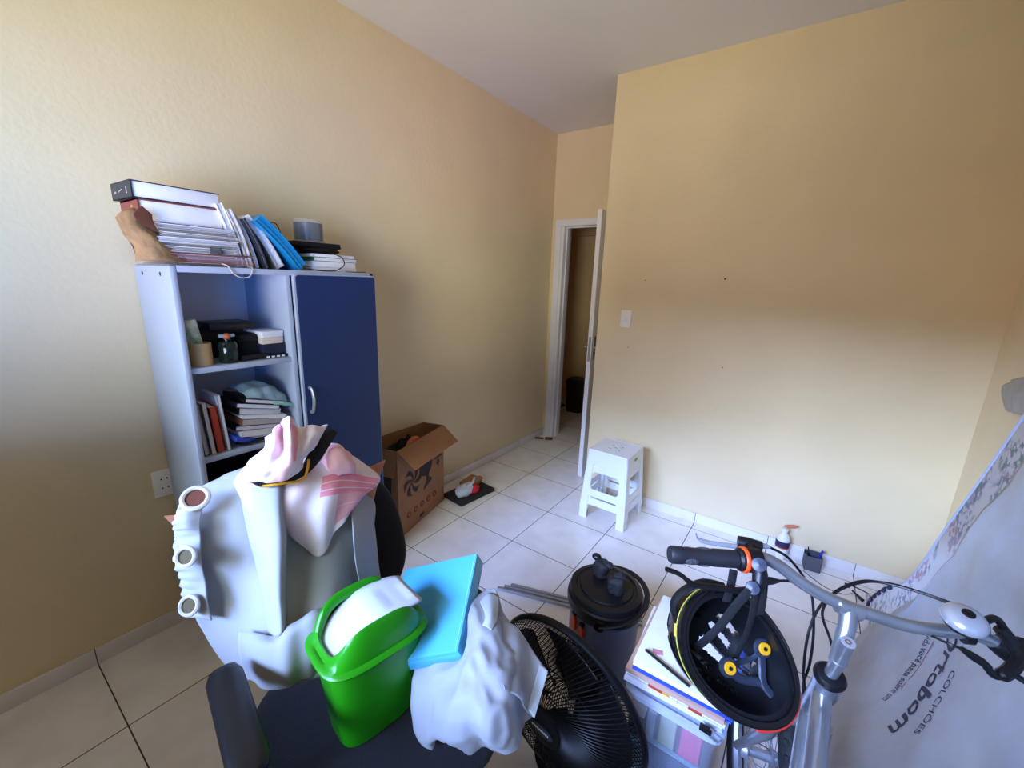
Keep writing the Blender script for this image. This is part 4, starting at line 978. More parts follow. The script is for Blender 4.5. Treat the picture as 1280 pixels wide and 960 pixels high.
tp_ = skin([ringpts(.120, .088, BZ-.006), ringpts(.129, .097, BZ-.005), ringpts(.1325, .1005, BZ+.001), ringpts(.129, .097, BZ+.007), ringpts(.121, .089, BZ+.009), [p_+V((0, 0, 0)) for p_ in ringpts(.115, .083, lambda a: saddle(a)-.012)],
           ringpts(.106, .073, saddle), ringpts(.101, .067, saddle_in), ringpts(.099, .064, lambda a: saddle(a)-.025)], cap0=False)
obj('bin_rim', tp_, 'green', bn, smooth=60)
# white swing lid: a curved plate arched along the long axis, tipped
lv = []; lf = []; nu, nv = 20, 12
for i in range(nu+1):
    for j in range(nv+1):
        a = -1+2*i/nu; b = -1+2*j/nv
        x = a*.112; y = b*.068*(1-.06*a*a)*(1-.12*abs(a)**10)
        z = .036*(1-(abs(a)**1.25 if a < 0 else abs(a)**1.6))-.002+.005*abs(b)**4
        if .35 < abs(a) < .85 and abs(b) < .6: z -= .004
        lv.append(V((x, y, z)))
for i in range(nu):
    for j in range(nv): q = i*(nv+1)+j; lf.append((q, q+nv+1, q+nv+2, q+1))
lt = Matrix.Translation((0.008, 0, BZ+.030)) @ Matrix.Rotation(-.22, 4, 'Y')
obj('swing_lid', MB().add([lt @ v for v in lv], lf), 'lidwhite', bn, smooth=50, solid=.004)

# ------------------------------------------------------------------ white voile bundle on the right armrest
vb = thing('voile_curtain', 'sheer white curtain bundled over the right armrest and seat edge', 'curtain', tuple(atz(600, 880, .48)))
def Z(rows): return [[atz(*q) for q in r] for r in rows]
vc = cloth(Z([
  [(520, 826, .64), (545, 822, .66), (570, 818, .69), (579, 802, .725), (585, 768, .735), (599, 738, .735), (618, 735, .73)],
  [(515, 850, .60), (540, 842, .65), (565, 840, .69), (590, 825, .73), (604, 790, .74), (618, 765, .738), (631, 758, .715)],
  [(514, 880, .56), (540, 878, .62), (570, 875, .68), (598, 862, .71), (620, 835, .72), (637, 808, .71), (652, 792, .68)],
  [(518, 905, .53), (545, 908, .58), (577, 906, .64), (606, 900, .68), (634, 880, .69), (657, 850, .67), (683, 837, .62)],
  [(528, 930, .505), (548, 930, .53), (580, 934, .57), (612, 934, .61), (640, 918, .62), (662, 890, .60), (672, 868, .58)],
  [(540, 938, .495), (556, 920, .5), (585, 945, .50), (612, 947, .52), (645, 936, .54), (664, 912, .55), (667, 897, .55)]]), 9,
  disp=lambda a, b, p: .010*sin(a*15+b*3+5*nz(p, 5, 2))*(.3+.5*b)+.030*abs(nz(V((p.x*1.6, p.y*1.6, p.z*.5)), 7, 4))+.012*abs(nz(V((p.x, p.y, p.z*.3)), 24, 7))+.003*nz(p, 30))
obj('voile_body', vc, 'voile', vb, world=True, smooth=180, solid=.0015)
vh = cloth(Z([[(600, 752, .735), (612, 741, .735), (624, 745, .73)], [(607, 770, .745), (614, 768, .75), (622, 772, .74)], [(603, 782, .74), (609, 784, .745), (614, 788, .74)]]), 6)
obj('voile_loop', vh, 'curtain', vb, world=True, smooth=180, solid=.002)
fp = cloth(Z([[(618, 770, .73), (634, 776, .71), (655, 797, .68), (684, 838, .645)], [(618, 815, .715), (636, 822, .70), (655, 838, .67), (676, 866, .62)], [(630, 862, .70), (642, 868, .68), (655, 880, .65), (667, 897, .60)]]), 8, disp=lambda a, b, p: .008*nz(p, 14, 6)+.004*sin(a*9))
obj('voile_flap', fp, 'voile', vb, world=True, smooth=180, solid=.0012)
hm = cloth(Z([[(675, 829, .655), (680, 834, .651), (685, 839, .648)], [(667, 858, .636), (672, 862, .63), (677, 867, .624)], [(659, 886, .618), (663, 891, .611), (668, 898, .604)]]), 6)
obj('hem', hm, 'curtain', vb, world=True, smooth=180, solid=.002)

# ------------------------------------------------------------------ blue binder lying on the armrest
a0, b0, c0 = atz(496, 703, .675), atz(597, 691, .78), atz(572, 814, .715)
ex = (b0-a0); ey = (c0-b0)
nz_ = ex.cross(ey).normalized(); nz_ = nz_ if nz_.z > 0 else -nz_
exn = (ex-ey.normalized()*ex.dot(ey.normalized())).normalized(); eyn = ey.normalized()
bm_ = Matrix((exn, -eyn, exn.cross(-eyn))).transposed().to_4x4()
bm_.translation = b0
bd = thing('ring_binder', 'light blue plastic box folder resting on the right armrest over the voile', 'binder', mtx=bm_)
Wd, Ln = .25, ey.length; sg = -1
obj('binder_shell', MB().b2((-Wd, -Ln, -.045), (0, 0, 0), .004), 'cyan', bd)
obj('spine_crease', MB().tube([(-.006, -Ln+.004, .0004), (-.006, -.004, .0004)], .0012, 6), mat('light_crease', rgb(150, 215, 245), .4), bd)
obj('closing_flap', MB().b2((-Wd-.001, -Ln-.001, -.03), (-.004, -Ln+.012, -.012), .002), 'cyan', bd)

# ------------------------------------------------------------------ fan
FC = V((1.708, -1.895, .318)); fth = -.13
fn = thing('electric_fan', 'black electric fan with a round cage standing beside the chair', 'fan', (FC.x, FC.y, 0), fth)
FM = Matrix.Translation((0, 0, FC.z))
Rf = .260
def cage(front):
    mb = MB(); N_ = 110; s = -1 if front else 1
    for k in range(N_):
        a = 2*PI*k/N_; pts = []
        for q in range(11):
            t_ = q/10; r_ = .062+(Rf-.002-.062)*t_**.8; y = s*(.006+(.104 if front else .06)*(1-t_**3.2)); aa = a+.55*(1-t_)*(1 if front else -1)
            pts.append(V((r_*cos(aa), y, r_*sin(aa)+FC.z)))
        mb.tube(pts, .0016, 4, cap=False)
    for rr, yy in ((.066, .11), (.12, .102), (.175, .070)):
        yy *= 1 if front else .6
        mb.tube([V((rr*cos(2*PI*k/48), s*yy, rr*sin(2*PI*k/48)+FC.z)) for k in range(48)], .0018, 5, closed=True)
    return mb
obj('front_grille', cage(True), 'fanblack', fn); obj('rear_grille', cage(False), 'fanblack', fn)
rimp = axm((0, 0, FC.z), (0, -1, 0), (1, 0, 0))
obj('cage_rim', MB().lathe([(Rf-.002, -.012), (Rf+.005, -.011), (Rf+.008, -.006), (Rf+.008, .006), (Rf+.005, .011), (Rf-.002, .012), (Rf-.006, 0), (Rf-.002, -.012)], rimp, 72), 'fanblack', fn)
obj('motor_housing', MB().lathe([(0, -.16), (.045, -.15), (.06, -.13), (.064, -.07), (.06, -.06), (0, -.06)], rimp, 32), 'fanblack', fn)
obj('hub_disc', MB().lathe([(.064, .105), (.062, .117), (.045, .122), (0, .123)], rimp, 32), 'fanblack', fn)
bdg = MB().lathe([(.034, .123), (.034, .1255), (0, .126)], rimp, 32, sx=1.3, sy=.55); obj('badge', bdg, mat('badge_grey', rgb(36, 44, 54), .4), fn)
tx = MB()
for k in range(10): tx.b2((-.03+k*.0062, -.1268, FC.z-.002), (-.0268+k*.0062+.0005*(k % 3), -.1258, FC.z+.004+.0006*(k % 2)))
obj('badge_text', tx, 'paper2', fn, kind='stuff')
for k in range(6):
    a = k*PI/3+.2; rows = []
    for i, rr in enumerate((.05, .11, .17, .232)):
        row = []
        for j in range(5):
            t_ = -1+j/2; w = .36+.16*i/3; row.append(V((rr*cos(a+t_*w*.9+rr), t_*.018*(1-.3*i/3)-.01, rr*sin(a+t_*w*.9+rr)+FC.z)))
        rows.append(row)
    obj('fan_blade', cloth(rows, 4), 'fanblack', fn, solid=.002, smooth=180)
tlt = Matrix.Translation((0, 0, FC.z)) @ Matrix.Rotation(.08, 4, 'X') @ Matrix.Translation((0, 0, -FC.z))
for o_ in [x for x in bpy.data.objects if x.parent == fn]: o_.data.transform(tlt)
obj('stand', MB().tube([(0, .1, FC.z-.0), (0, .11, .2), (0, .09, .04)], [.03, .026, .03], 14), 'fanblack', fn)
obj('base', MB().lathe([(.13, 0), (.135, .012), (.115, .03), (.04, .045), (0, .047)], Matrix.Translation((0, .08, 0)), 40), 'fanblack', fn)

# ------------------------------------------------------------------ storage box and pile
bx0, bx1, by0, by1 = 1.865, 2.125, -1.835, -1.47
sb = thing('storage_tub', 'clear plastic storage box with coloured contents on the floor under the helmet', 'storage box', ((bx0+bx1)/2, (by0+by1)/2, 0))
BXC = V(((bx0+bx1)/2, (by0+by1)/2, 0)); hx_, hy_ = (bx1-bx0)/2, (by1-by0)/2; BT = .40
shell = skin([ringpts(hx_-.02, hy_-.02, .002, .2), ringpts(hx_-.004, hy_-.004, BT, .2), ringpts(hx_+.004, hy_+.004, BT+.004, .2), ringpts(hx_-.008, hy_-.008, BT, .2), ringpts(hx_-.024, hy_-.024, .006, .2)], cap1=True)
obj('tub_body', shell, 'clearbox', sb, smooth=40)
obj('tub_lid', skin([ringpts(hx_+.006, hy_+.006, BT+.0, .2), ringpts(hx_+.007, hy_+.007, BT+.014, .2), ringpts(hx_-.01, hy_-.01, BT+.016, .2), ringpts(hx_-.014, hy_-.014, BT+.008, .2)], cap1=True), mat('frosted_lid', rgb(205, 216, 236), .3, alpha=.8), sb, smooth=40)
cont = [(-.095, .05, .29, rgb(92, 140, 150), 'teal packet seen through the left side of the clear tub'), (-.052, .03, .33, rgb(180, 190, 212), 'white striped carton seen inside the clear tub'),
        (-.005, .05, .35, rgb(190, 190, 150), 'pale yellow packet seen inside the clear tub'), (.058, .06, .36, rgb(236, 90, 130), 'pink packet seen inside the clear tub')]
for x, w, h, c, lb in cont:
    t = thing('packed_packet', lb, 'packet', (BXC.x+x, by0+.062, .008), 0, 'packets inside the clear tub')
    obj('packet_body', MB().box((0, 0, h/2), (w-.004, .06, h), .006), mat('packet_colour', c, .6, var=.2, vscale=15), t)
    obj('packet_top', MB().box((0, 0, h+.003), (w-.006, .05, .006), .002), 'paper', t)
t = thing('grey_bundle', 'grey blue bundle in front of the packets inside the clear tub', 'bundle', (BXC.x+.02, by0+.028, .008), 0)
obj('bundle_body', MB().box((0, 0, .115), (.17, .012, .23), .005), mat('bundle_grey', rgb(88, 96, 122), .7, var=.4, vscale=14), t); obj('bundle_fold', MB().box((0, .0, .243), (.15, .012, .012), .004), 'teal', t)
# pile of papers above
zz = BT+.018
pil = [('magazine', 'white magazine with an orange picture on the clear tub lid', .012, 'paper', 0, .012, 0), ('magazine', 'folded white brochure second in the pile on the clear tub', .010, 'paper', -.01, .0, .05), ('magazine', 'thin printed leaflet bundle tied with a rubber band', .016, 'paper2', .004, .006, .0),
       ('notebook', 'blue notebook under the brown board', .005, 'bluecover', .012, .012, .02), ('wooden_board', 'brown board lying across the paper pile', .014, 'beigeboard', 0, -.006, .0), ('notebook', 'bright blue notebook above the brown board', .004, 'bluecover', .014, .002, .02)]
for i, (nm, lb, th, cm, dx, dy, rz) in enumerate(pil):
    t = thing(nm, lb, 'board' if 'board' in nm else nm, (BXC.x-.005+dx, BXC.y+dy, zz), rz)
    X, Y = (.132, .17)
    obj('cover', MB().b2((-X, -Y, th*.8), (X, Y, th), .0008).b2((-X, -Y, 0), (X, Y, th*.2), .0008), cm, t)
    pg = MB()
    if 'board' in nm: pg.b2((-X, -Y, th*.2), (X, Y, th*.8))
    else:
        for q in range(4): e_ = random.uniform(0, .004); pg.b2((-X+e_, -Y+e_, th*(.2+.15*q)+.0002), (X-e_, Y-e_, th*(.35+.15*q)-.0002))
    obj('sheets', pg, 'beigeboard' if 'board' in nm else 'paper', t)
    if i == 2:
        for xa, xb in ((-.07, -.03), (.04, .075)): obj('cover_picture', MB().b2((xa, -Y-.001, .001), (xb, -Y, th-.001)), 'redbook', t)
        ptt = MB(); ptt.b2((-.03, -Y-.001, .003), (-.01, -Y, th-.001)); obj('cover_accent', ptt, 'yellow', t)
        obj('rubber_band', MB().tube([(.012, -Y-.002, -.02), (.012, -Y-.002, th+.002), (.014, Y, th+.002)], .0012, 5), 'tape', t)
    zz += th+.0006
t = thing('paper_sheets', 'white papers with a dark pen line on top of the pile under the helmet', 'papers', (BXC.x-.005, BXC.y+.005, zz), .03)
mb = MB()
for q in range(6): mb.box((random.uniform(-.003, .003), random.uniform(-.003, .003), .0012+q*.0024), (.235, .33, .002), .0005, rot=(0, 0, random.uniform(-.02, .02)))
obj('sheet_stack', mb, 'paper', t); obj('faint_print', MB().box((-.07, -.09, .0148), (.03, .018, .0004), 0, rot=(0, 0, .3)), 'pinkpaper', t)
tag(obj('black_pen', MB().tube([atz(807, 812, zz+.022), atz(862, 858, zz+.022)], .004, 8), 'black'), 'slim black pen lying on the white papers below the helmet', 'pen')
t = thing('metal_keyring', 'small bunch of metal clips at the right front corner of the tub', 'clips', (bx1-.03, by0-.003, BT+.02)); obj('clip', MB().tube([(-.02, -.008, .012), (.02, -.01, .0), (.03, -.006, .02), (0, -.006, .03)], .003, 6), 'steel', t); obj('dark_clip', MB().box((-.01, -.006, .02), (.03, .01, .02), .003), 'black', t)

# ------------------------------------------------------------------ bicycle
Tj = V((2.276, -1.966, 1.006)); Qt = atd(1060, 803, .725); Hs = atd(1037, 846, .775)
bk = thing('bicycle', 'silver mountain bike with flat handlebar and black tyres parked at the right', 'bicycle', (2.27, -2.0, 0))
def bo(nm, mb, mt_, parent=None, **k): return obj(nm, mb, mt_, parent or bk, world=True, **k)
barp = catmull([atd(842, 693, .80), atd(880, 696, .80), atd(925, 699, .80), atd(948, 696, .80), atd(972, 706, .79), atd(1000, 727, .78), atd(1030, 745, .77), atd(1060, 758, .762),
        atd(1095, 770, .753), atd(1130, 781, .745), atd(1165, 787, .735), atd(1200, 790, .725), atd(1233, 798, .715), atd(1262, 815, .705), atd(1295, 840, .695), atd(1345, 885, .68)], 6)
hb_ = bo('handlebar', MB().tube(barp, .0112, 18), 'silver')
# grips
def grip(p0, p1, flip):
    d = (p1-p0); L_ = d.length; mm = axm(p0, d)
    g = bo('grip', MB().lathe([(0, -.002), (.014, -.002), (.0165, .002), (.0165, .02), (.0155, .025), (.0155, L_-.05), (.0165, L_-.045), (.0165, L_-.002), (.015, L_)], mm, 24), 'grip', hb_)
    mb = MB()
    for zc, aa in ((L_*.28, .3), (L_*.28, 1.9), (L_*.5, 1.1), (L_*.28, 3.5), (L_*.5, 4.2)):
        n_ = V((cos(aa), sin(aa), 0)); mb.ball(mm @ (n_*.0135+V((0, 0, zc))), .01, (.42, .75, 1.5), rot=mm.to_3x3() @ Matrix.Rotation(aa, 3, 'Z'))
    obj('grip_pad', mb, 'gripgrey', g, world=True)
gp0, gp1 = atd(838, 693, .80), atd(921, 699, .80)
grip(gp0, gp1, 0); grip(atd(1350, 890, .679), atd(1300, 845, .694), 1)
# left twist shifter with an orange ring
dG = (gp1-gp0).normalized(); mm = axm(gp1, dG)
sh = bo('shifter', MB().lathe([(.0165, 0), (.021, .004), (.0225, .02), (.0225, .034), (.018, .04), (.0125, .042)], mm, 28), 'black')
obj('orange_ring', MB().lathe([(.0222, .0), (.0242, .002), (.0242, .0065), (.0222, .0085)], axm(gp1+dG*.008, dG), 28), 'orange', sh, world=True)
# left clamps
cp = atd(946, 706, .79)
cl1 = bo('brake_clamp', MB().lathe([(.017, -.012), (.018, 0), (.017, .014), (.012, .015)], axm(atd(940, 697, .797), dG), 20).tube([atd(946, 700, .785), atd(950, 718, .77), atd(948, 738, .765)], [.013, .013, .011], 12), 'black')
obj('clamp_cap', MB().lathe([(.0115, -.01), (.013, 0), (.012, .004), (0, .006)], axm(atd(949, 706, .765), (CAM-cp).normalized()), 20).lathe([(.0115, -.02), (.012, 0), (.011, .003), (0, .005)], axm(atd(941, 735, .755), (CAM-cp).normalized()), 20), mat('blue_black_plastic', rgb(44, 50, 66), .35), cl1, world=True)
obj('cable_barrel', MB().tube([atd(952, 726, .77), atd(964, 726, .775), atd(974, 726, .778)], [.008, .007, .003], 10), 'black', cl1, world=True)
# black brake lever of the left side
bo('brake_lever', MB().tube(catmull([atd(832, 711, .76), atd(850, 718, .757), atd(864, 729, .755), (atd(880, 733, .757)), atd(900, 735, .76), atd(925, 738, .765), atd(943, 735, .77)], 6), [.0055]*10+[.0065]*27, 10, flat=.7), 'black')
# silver lever and mount in front of the bar
bo('brake_lever', MB().tube(catmull([atd(870, 667, .86), atd(873, 674, .86), atd(885, 678, .86), atd(905, 681, .855), atd(925, 683, .85), atd(942, 680, .84)], 6), [.003]*8+[.0055]*23, 10, flat=.5), 'chrome')
bo('lever_mount', MB().tube([atd(922, 677, .85), atd(935, 680, .843), atd(952, 684, .835)], [.012, .013, .011], 12).tube([atd(938, 682, .842), atd(935, 694, .81)], .012, 10), 'black')
bo('cable_adjuster', MB().tube([atd(950, 682, .835), atd(958, 683, .835), atd(962, 684, .835)], [.006, .005, .003], 10), 'chrome')
# right side: bell, clamp, lever
Pb = atd(1208, 795, .72)
ax_b = (CAM-Pb).normalized(); bn_ = (V((.05, -.25, 1))).normalized()
bell = bo('bell', MB().lathe([(.0, -.013), (.024, -.011), (.028, -.004), (.030, .0)], axm(atd(1205, 776, .705), bn_), 32), 'black')
obj('bell_dome', MB().lathe([(.030, -.001), (.0305, .003), (.0285, .009), (.023, .0145), (.013, .018), (.0, .019)], axm(atd(1205, 776, .705), bn_), 36), 'chrome', bell, world=True)
obj('bell_cap', MB().lathe([(.009, 0), (.0085, .002), (0, .0025)], axm(atd(1205, 776, .705)+bn_*.018, bn_), 20), 'black', bell, world=True)
obj('bell_clamp', MB().lathe([(.0125, -.007), (.0155, -.006), (.0155, .006), (.0125, .007)], axm(atd(1208, 793, .722), (barp[67]-barp[64])), 20), 'black', bell, world=True)
obj('bell_thumb', MB().tube(catmull([atd(1228, 778, .70), atd(1243, 773, .70), atd(1253, 783, .70), atd(1250, 792, .705)], 5), .006, 8), 'black', bell, world=True)
cr = bo('brake_clamp', MB().lathe([(.013, -.016), (.017, -.014), (.018, 0), (.017, .016), (.013, .018)], axm(atd(1257, 811, .706), atd(1275, 825, .70)-atd(1250, 805, .71)), 20).tube(catmull([atd(1250, 785, .70), atd(1262, 800, .695), atd(1272, 820, .69)], 5), [.01]*11, 10), 'black')
obj('lever_body', MB().tube(catmull([atd(1272, 800, .70), atd(1275, 820, .685), atd(1262, 838, .675), atd(1245, 845, .675), atd(1232, 832, .68)], 5), [.012]*6+[.01]*8+[.006]*7, 10), 'black', cr, world=True)
bo('brake_lever', MB().tube(catmull([atd(1250, 838, .68), atd(1270, 845, .67), atd(1310, 872, .655), atd(1360, 910, .64)], 6), .0065, 10, flat=.7), 'black')
bo('cable_adjuster', MB().tube([atd(1202, 811, .685), atd(1215, 820, .683), atd(1228, 828, .68), (atd(1236, 834, .68))], [.004, .0065, .0065, .005], 10), 'black')
# T joint, stem and headset
stm = bo('stem', MB().tube([Qt, Hs], .0112, 20).tube([Tj, Tj+(Qt-Tj)*.35+V((0, 0, -.01)), Qt+(Hs-Qt)*.55], [.0145, .014, .014], 18).lathe([(.0135, -.02), (.0145, -.015), (.0145, .015), (.0135, .02)], axm(Tj, barp[44]-barp[40]), 20), 'silver')
qd = (Qt-Hs).normalized()
obj('bolt_ring', MB().lathe([(.0112, 0), (.0112, .001), (.006, .0012)], axm(Qt, qd), 20), 'chrome', stm, world=True)
obj('stem_bolt', MB().lathe([(.0055, 0), (.0055, .0016), (.003, .0018), (.003, .0006), (0, .0006)], axm(Qt, qd), 6), 'rust', stm, world=True)
Hb = Hs+(Hs-Qt).normalized()*.13; fwd = V((-.22, .975, 0)).normalized(); 
Hd = (V((0, 0, -1))*.95+fwd*.3).normalized(); Hb = Hs+Hd*.15
obj_h = bo('headset', MB().lathe([(.016, .012), (.022, .01), (.026, .004), (.026, -.001), (.021, -.005), (.023, -.008), (.021, -.012), (.018, -.016)], axm(Hs, -Hd), 32), 'black')
fr_ = MB(); fr_.tube([Hs+Hd*.008, Hs+Hd*.03, Hb], [.0235, .0205, .0205], 24)
bwd = V((-.05, -1, 0)).normalized(); BB = Hs+bwd*.62; BB.z = .29; ST = Hs+bwd*.52+V((0, 0, -.08)); ST.z = .80; RA = BB+bwd*.42; RA.z = .33
fr_.tube([Hs+Hd*.05, ST+V((0, 0, -.06))], .0165, 16); fr_.tube([Hb-Hd*.02, BB], .0195, 16); fr_.tube([BB, ST], .015, 16)
for s_ in (-1, 1):
    sd = V((1, -.05, 0))*.05*s_; fr_.tube([BB+sd*.4, RA+sd], .008, 10); fr_.tube([ST+V((0, 0, -.08))+sd*.3, RA+sd], .007, 10)
bo('frame', fr_, 'silver')
AX = Hb+fwd*.10; AX = V((2.187, -1.66, .335))
AX = V((2.21, -1.73, .335)); WF = V((-.247, .969, 0)).normalized()
side = V((WF.y, -WF.x, 0))
fk = MB(); fk.tube([Hb, Hb+Hd*.03], .017, 16); fk.tube([Hb+Hd*.03-side*.042, Hb+Hd*.03+side*.042], .013, 14)
for s_ in (-1, 1): fk.tube([Hb+Hd*.025+side*.036*s_, Hb+Hd*.12+side*.048*s_, AX+side*.052*s_], [.013, .013, .010], 14)
fork = bo('fork', fk, 'silver')
def wheel(c, n_axis, nm):
    mm = axm(c, n_axis); w = bo(nm, MB().lathe([(.286, -.018)] + [(.307+.027*cos(a), .026*sin(a)) for a in [math.radians(q) for q in range(-110, 111, 20)]]+[(.286, .018), (.286, -.018)], mm, 72), 'rubber')
    kn_ = MB(); 
    for k in range(72):
        a = 2*PI*k/72
        for off in (-.016, 0, .016):
            aa = a+(.04 if off == 0 else 0); rr = .333 if off == 0 else .329
            kn_.box(mm @ V((rr*cos(aa), rr*sin(aa), off)), (.006, .013, .011), 0, rot=mm.to_3x3() @ Matrix.Rotation(aa, 3, 'Z'))
    obj('tread', kn_, 'rubber', w, world=True)
    obj('rim', MB().lathe([(.272, -.012), (.284, -.014), (.290, -.010), (.290, .010), (.284, .014), (.272, .012), (.268, 0), (.272, -.012)], mm, 72), 'steel', w, world=True)
    sp3 = MB()
    for k in range(36):
        a = 2*PI*k/36; s_ = 1 if k % 2 else -1; a2 = a+(.9 if (k//2) % 2 else -.9)
        sp3.tube([mm @ V((.02*cos(a2), .02*sin(a2), .03*s_)), mm @ V((.27*cos(a), .27*sin(a), 0))], .0011, 4, cap=False)
    obj('spokes', sp3, 'steel', w, world=True)
    obj('hub', MB().lathe([(.006, -.05), (.018, -.045), (.024, -.033), (.024, -.029), (.013, -.026), (.013, .026), (.024, .029), (.024, .033), (.018, .045), (.006, .05)], mm, 24), 'steel', w, world=True)
    return w
wheel(AX, side, 'front_wheel'); wheel(RA, V((1, -.05, 0)), 'rear_wheel')
bo('saddle', MB().ball(ST+V((0, 0, .12))+bwd*.04, .12, (.75, 1.1, .24), rot=(0, 0, .2)).tube([ST, ST+V((0, 0, .1))], .013, 12), 'black')
cg = MB(); cg.lathe([(.02, -.003), (.09, -.002), (.09, .002), (.02, .003), (.02, -.003)], axm(BB+side*.05, side), 36); cg.tube([BB+side*.06, BB+side*.065+V((0, 0, -.17))], .009, 8); cg.tube([BB-side*.06, BB-side*.065+V((0, 0, .17))], .009, 8)
bo('crankset', cg, 'steel')
# cables
def cable(pts, r=.0026, nm='brake_cable'): return bo(nm, MB().tube(catmull(pts, 8), r, 8), 'black')
cable([atd(962, 684, .835), atd(985, 697, .84), atd(1005, 722, .85), atd(1015, 745, .85), atd(1017, 790, .85), atd(1012, 830, .86), atd(1004, 860, .88), atd(1012, 905, .92), atd(1010, 925, .95)])
cable([atd(1200, 760, .76), atd(1160, 744, .8), atd(1115, 731, .84), atd(1080, 726, .86), atd(1050, 736, .86), atd(1025, 758, .85), atd(1011, 790, .84), atd(1005, 830, .84), atd(1006, 860, .86), atd(1020, 960, .93)])
cable([atd(1198, 757, .765), atd(1150, 740, .81), atd(1110, 729, .85), atd(1078, 728, .87), atd(1046, 740, .87), atd(1028, 765, .86), atd(1038, 800, .86), atd(1045, 830, .85)])
cable([atd(974, 726, .778), atd(990, 727, .79), atd(1010, 735, .81), atd(1030, 752, .82)])
cable([atd(1202, 811, .685), atd(1180, 802, .70), atd(1150, 788, .76), atd(1120, 775, .8)], .0022)
bo('gear_cable', MB().tube(catmull([atd(1043, 852, .80), atd(1048, 862, .80), atd(1047, 872, .81), atd(1040, 880, .83)], 5), .003, 8), 'steel')
bo('reflector', MB().ball(Hb+Hd*.05+fwd*.07-side*.03, .035, (1.0, .4, .5)), mat('smoke_grey_plastic', rgb(120, 124, 136), .5, alpha=.9))

# ------------------------------------------------------------------ helmet hanging from the handlebar
HC = atd(921, 817, .775)
vx = (CAM-HC).normalized()
# opening normal, slightly off the view axis towards the upper right
lx = (atd(985, 893, .76)-atd(852, 744, .80)).normalized()
hn = (vx+CR*.10+CU*.28); hn = (hn-lx*hn.dot(lx)).normalized(); ly = hn.cross(lx).normalized()
HM = Matrix((lx, ly, hn)).transposed().to_4x4(); HM.translation = HC
hm_ = thing('bicycle_helmet', 'black bicycle helmet with yellow edge hanging upside down from the handlebar', 'helmet', mtx=HM)
ha, hb2, hz = .129, .096, .125
slots = [(.45, 1.0, .22), (-.2, .8, .2), (.15, 2.0, .2)]
def shellm(sc, th_, depth, holes=True, zt=0):
    NU, NV = 140, 44; vs = []; S = {}
    for j in range(NV+1):
        ph = (PI/2)*j/NV
        for i in range(NU):
            a = 2*PI*i/NU; r_ = cos(ph)**.75 if j < NV else 0; egg = 1+.06*cos(a)
            for q, k in enumerate((1, 1-th_)):
                x = ha*sc*k*r_*cos(a)*egg; y = hb2*sc*k*r_*sin(a)*(1-.05*cos(a)); z = -depth*k*sin(ph)**.9+zt
                vs.append(V((x, y, z)))
    def idx(i, j, q): return (j*NU+i % NU)*2+q
    def solid(i, j):
        if not holes: return True
        a = 2*PI*(i+.5)/NU; ph = (PI/2)*(j+.5)/NV; x = cos(ph)*cos(a); y = cos(ph)*sin(a)
        # vents as lengthwise slots
        for (x0, x1, y0, y1) in ((-.72, -.32, -.62, -.48), (-.15, .28, -.72, -.58), (.4, .7, -.5, -.36), (-.75, -.35, -.14, .02), (-.05, .35, -.12, .05), (.5, .75, -.05, .1), (-.7, -.35, .36, .5), (-.15, .25, .5, .64), (.4, .68, .3, .44), (-.1, .3, .22, .34), (-.12, .28, -.42, -.3), (-.62, -.3, .14, .24), (.45, .72, .14, .2), (-.6, -.3, -.38, -.28)):
            if x0 < x < x1 and y0 < y < y1 and ph > .35: return False
        return True
    fs = []
    for j in range(NV):
        for i in range(NU):
            if not solid(i, j): continue
            q = [(i, j), (i+1, j), (i+1, j+1), (i, j+1)]
            fs.append(tuple(idx(a, b, 0) for a, b in q[::-1])); fs.append(tuple(idx(a, b, 1) for a, b in q))
            for (di, dj, a, b) in ((0, -1, 0, 1), (1, 0, 1, 2), (0, 1, 2, 3), (-1, 0, 3, 0)):
                jj = j+dj
                if jj < 0 or (jj < NV and not solid(i+di, jj)): fs.append((idx(*q[a], 0), idx(*q[b], 0), idx(*q[b], 1), idx(*q[a], 1)))
    return MB().add(vs, fs)
obj('outer_shell', shellm(1.0, .045, hz), 'black_gloss', hm_, smooth=50)
obj('foam_liner', shellm(.95, .13, hz*.95), 'black', hm_, smooth=50)
def rimring(sc, z, r, N_=72, a0=0, a1=2*PI, closed=True):
    pts = []
    for k in range(N_ if closed else N_+1):
        a = a0+(a1-a0)*k/N_; egg = 1+.06*cos(a); pts.append(V((ha*sc*cos(a)*egg, hb2*sc*sin(a)*(1-.05*cos(a)), z)))
    return pts
obj('rim_bead', MB().tube(rimring(.955, .001, 0), .007, 10, closed=True, flat=.8), 'black_gloss', hm_)
obj('yellow_edge', MB().tube(rimring(1.008, -.007, 0), .0011, 6, closed=True), 'yellowline', hm_)
obj('red_decal', MB().tube(rimring(1.0, -.002, 0, 20, -.75, .45, False), .0065, 8, flat=.7), 'helmred', hm_)
obj('orange_decal', MB().tube(rimring(1.005, -.010, 0, 12, 3.62, 3.82, False), .0028, 8, flat=.7), 'yellow', hm_)
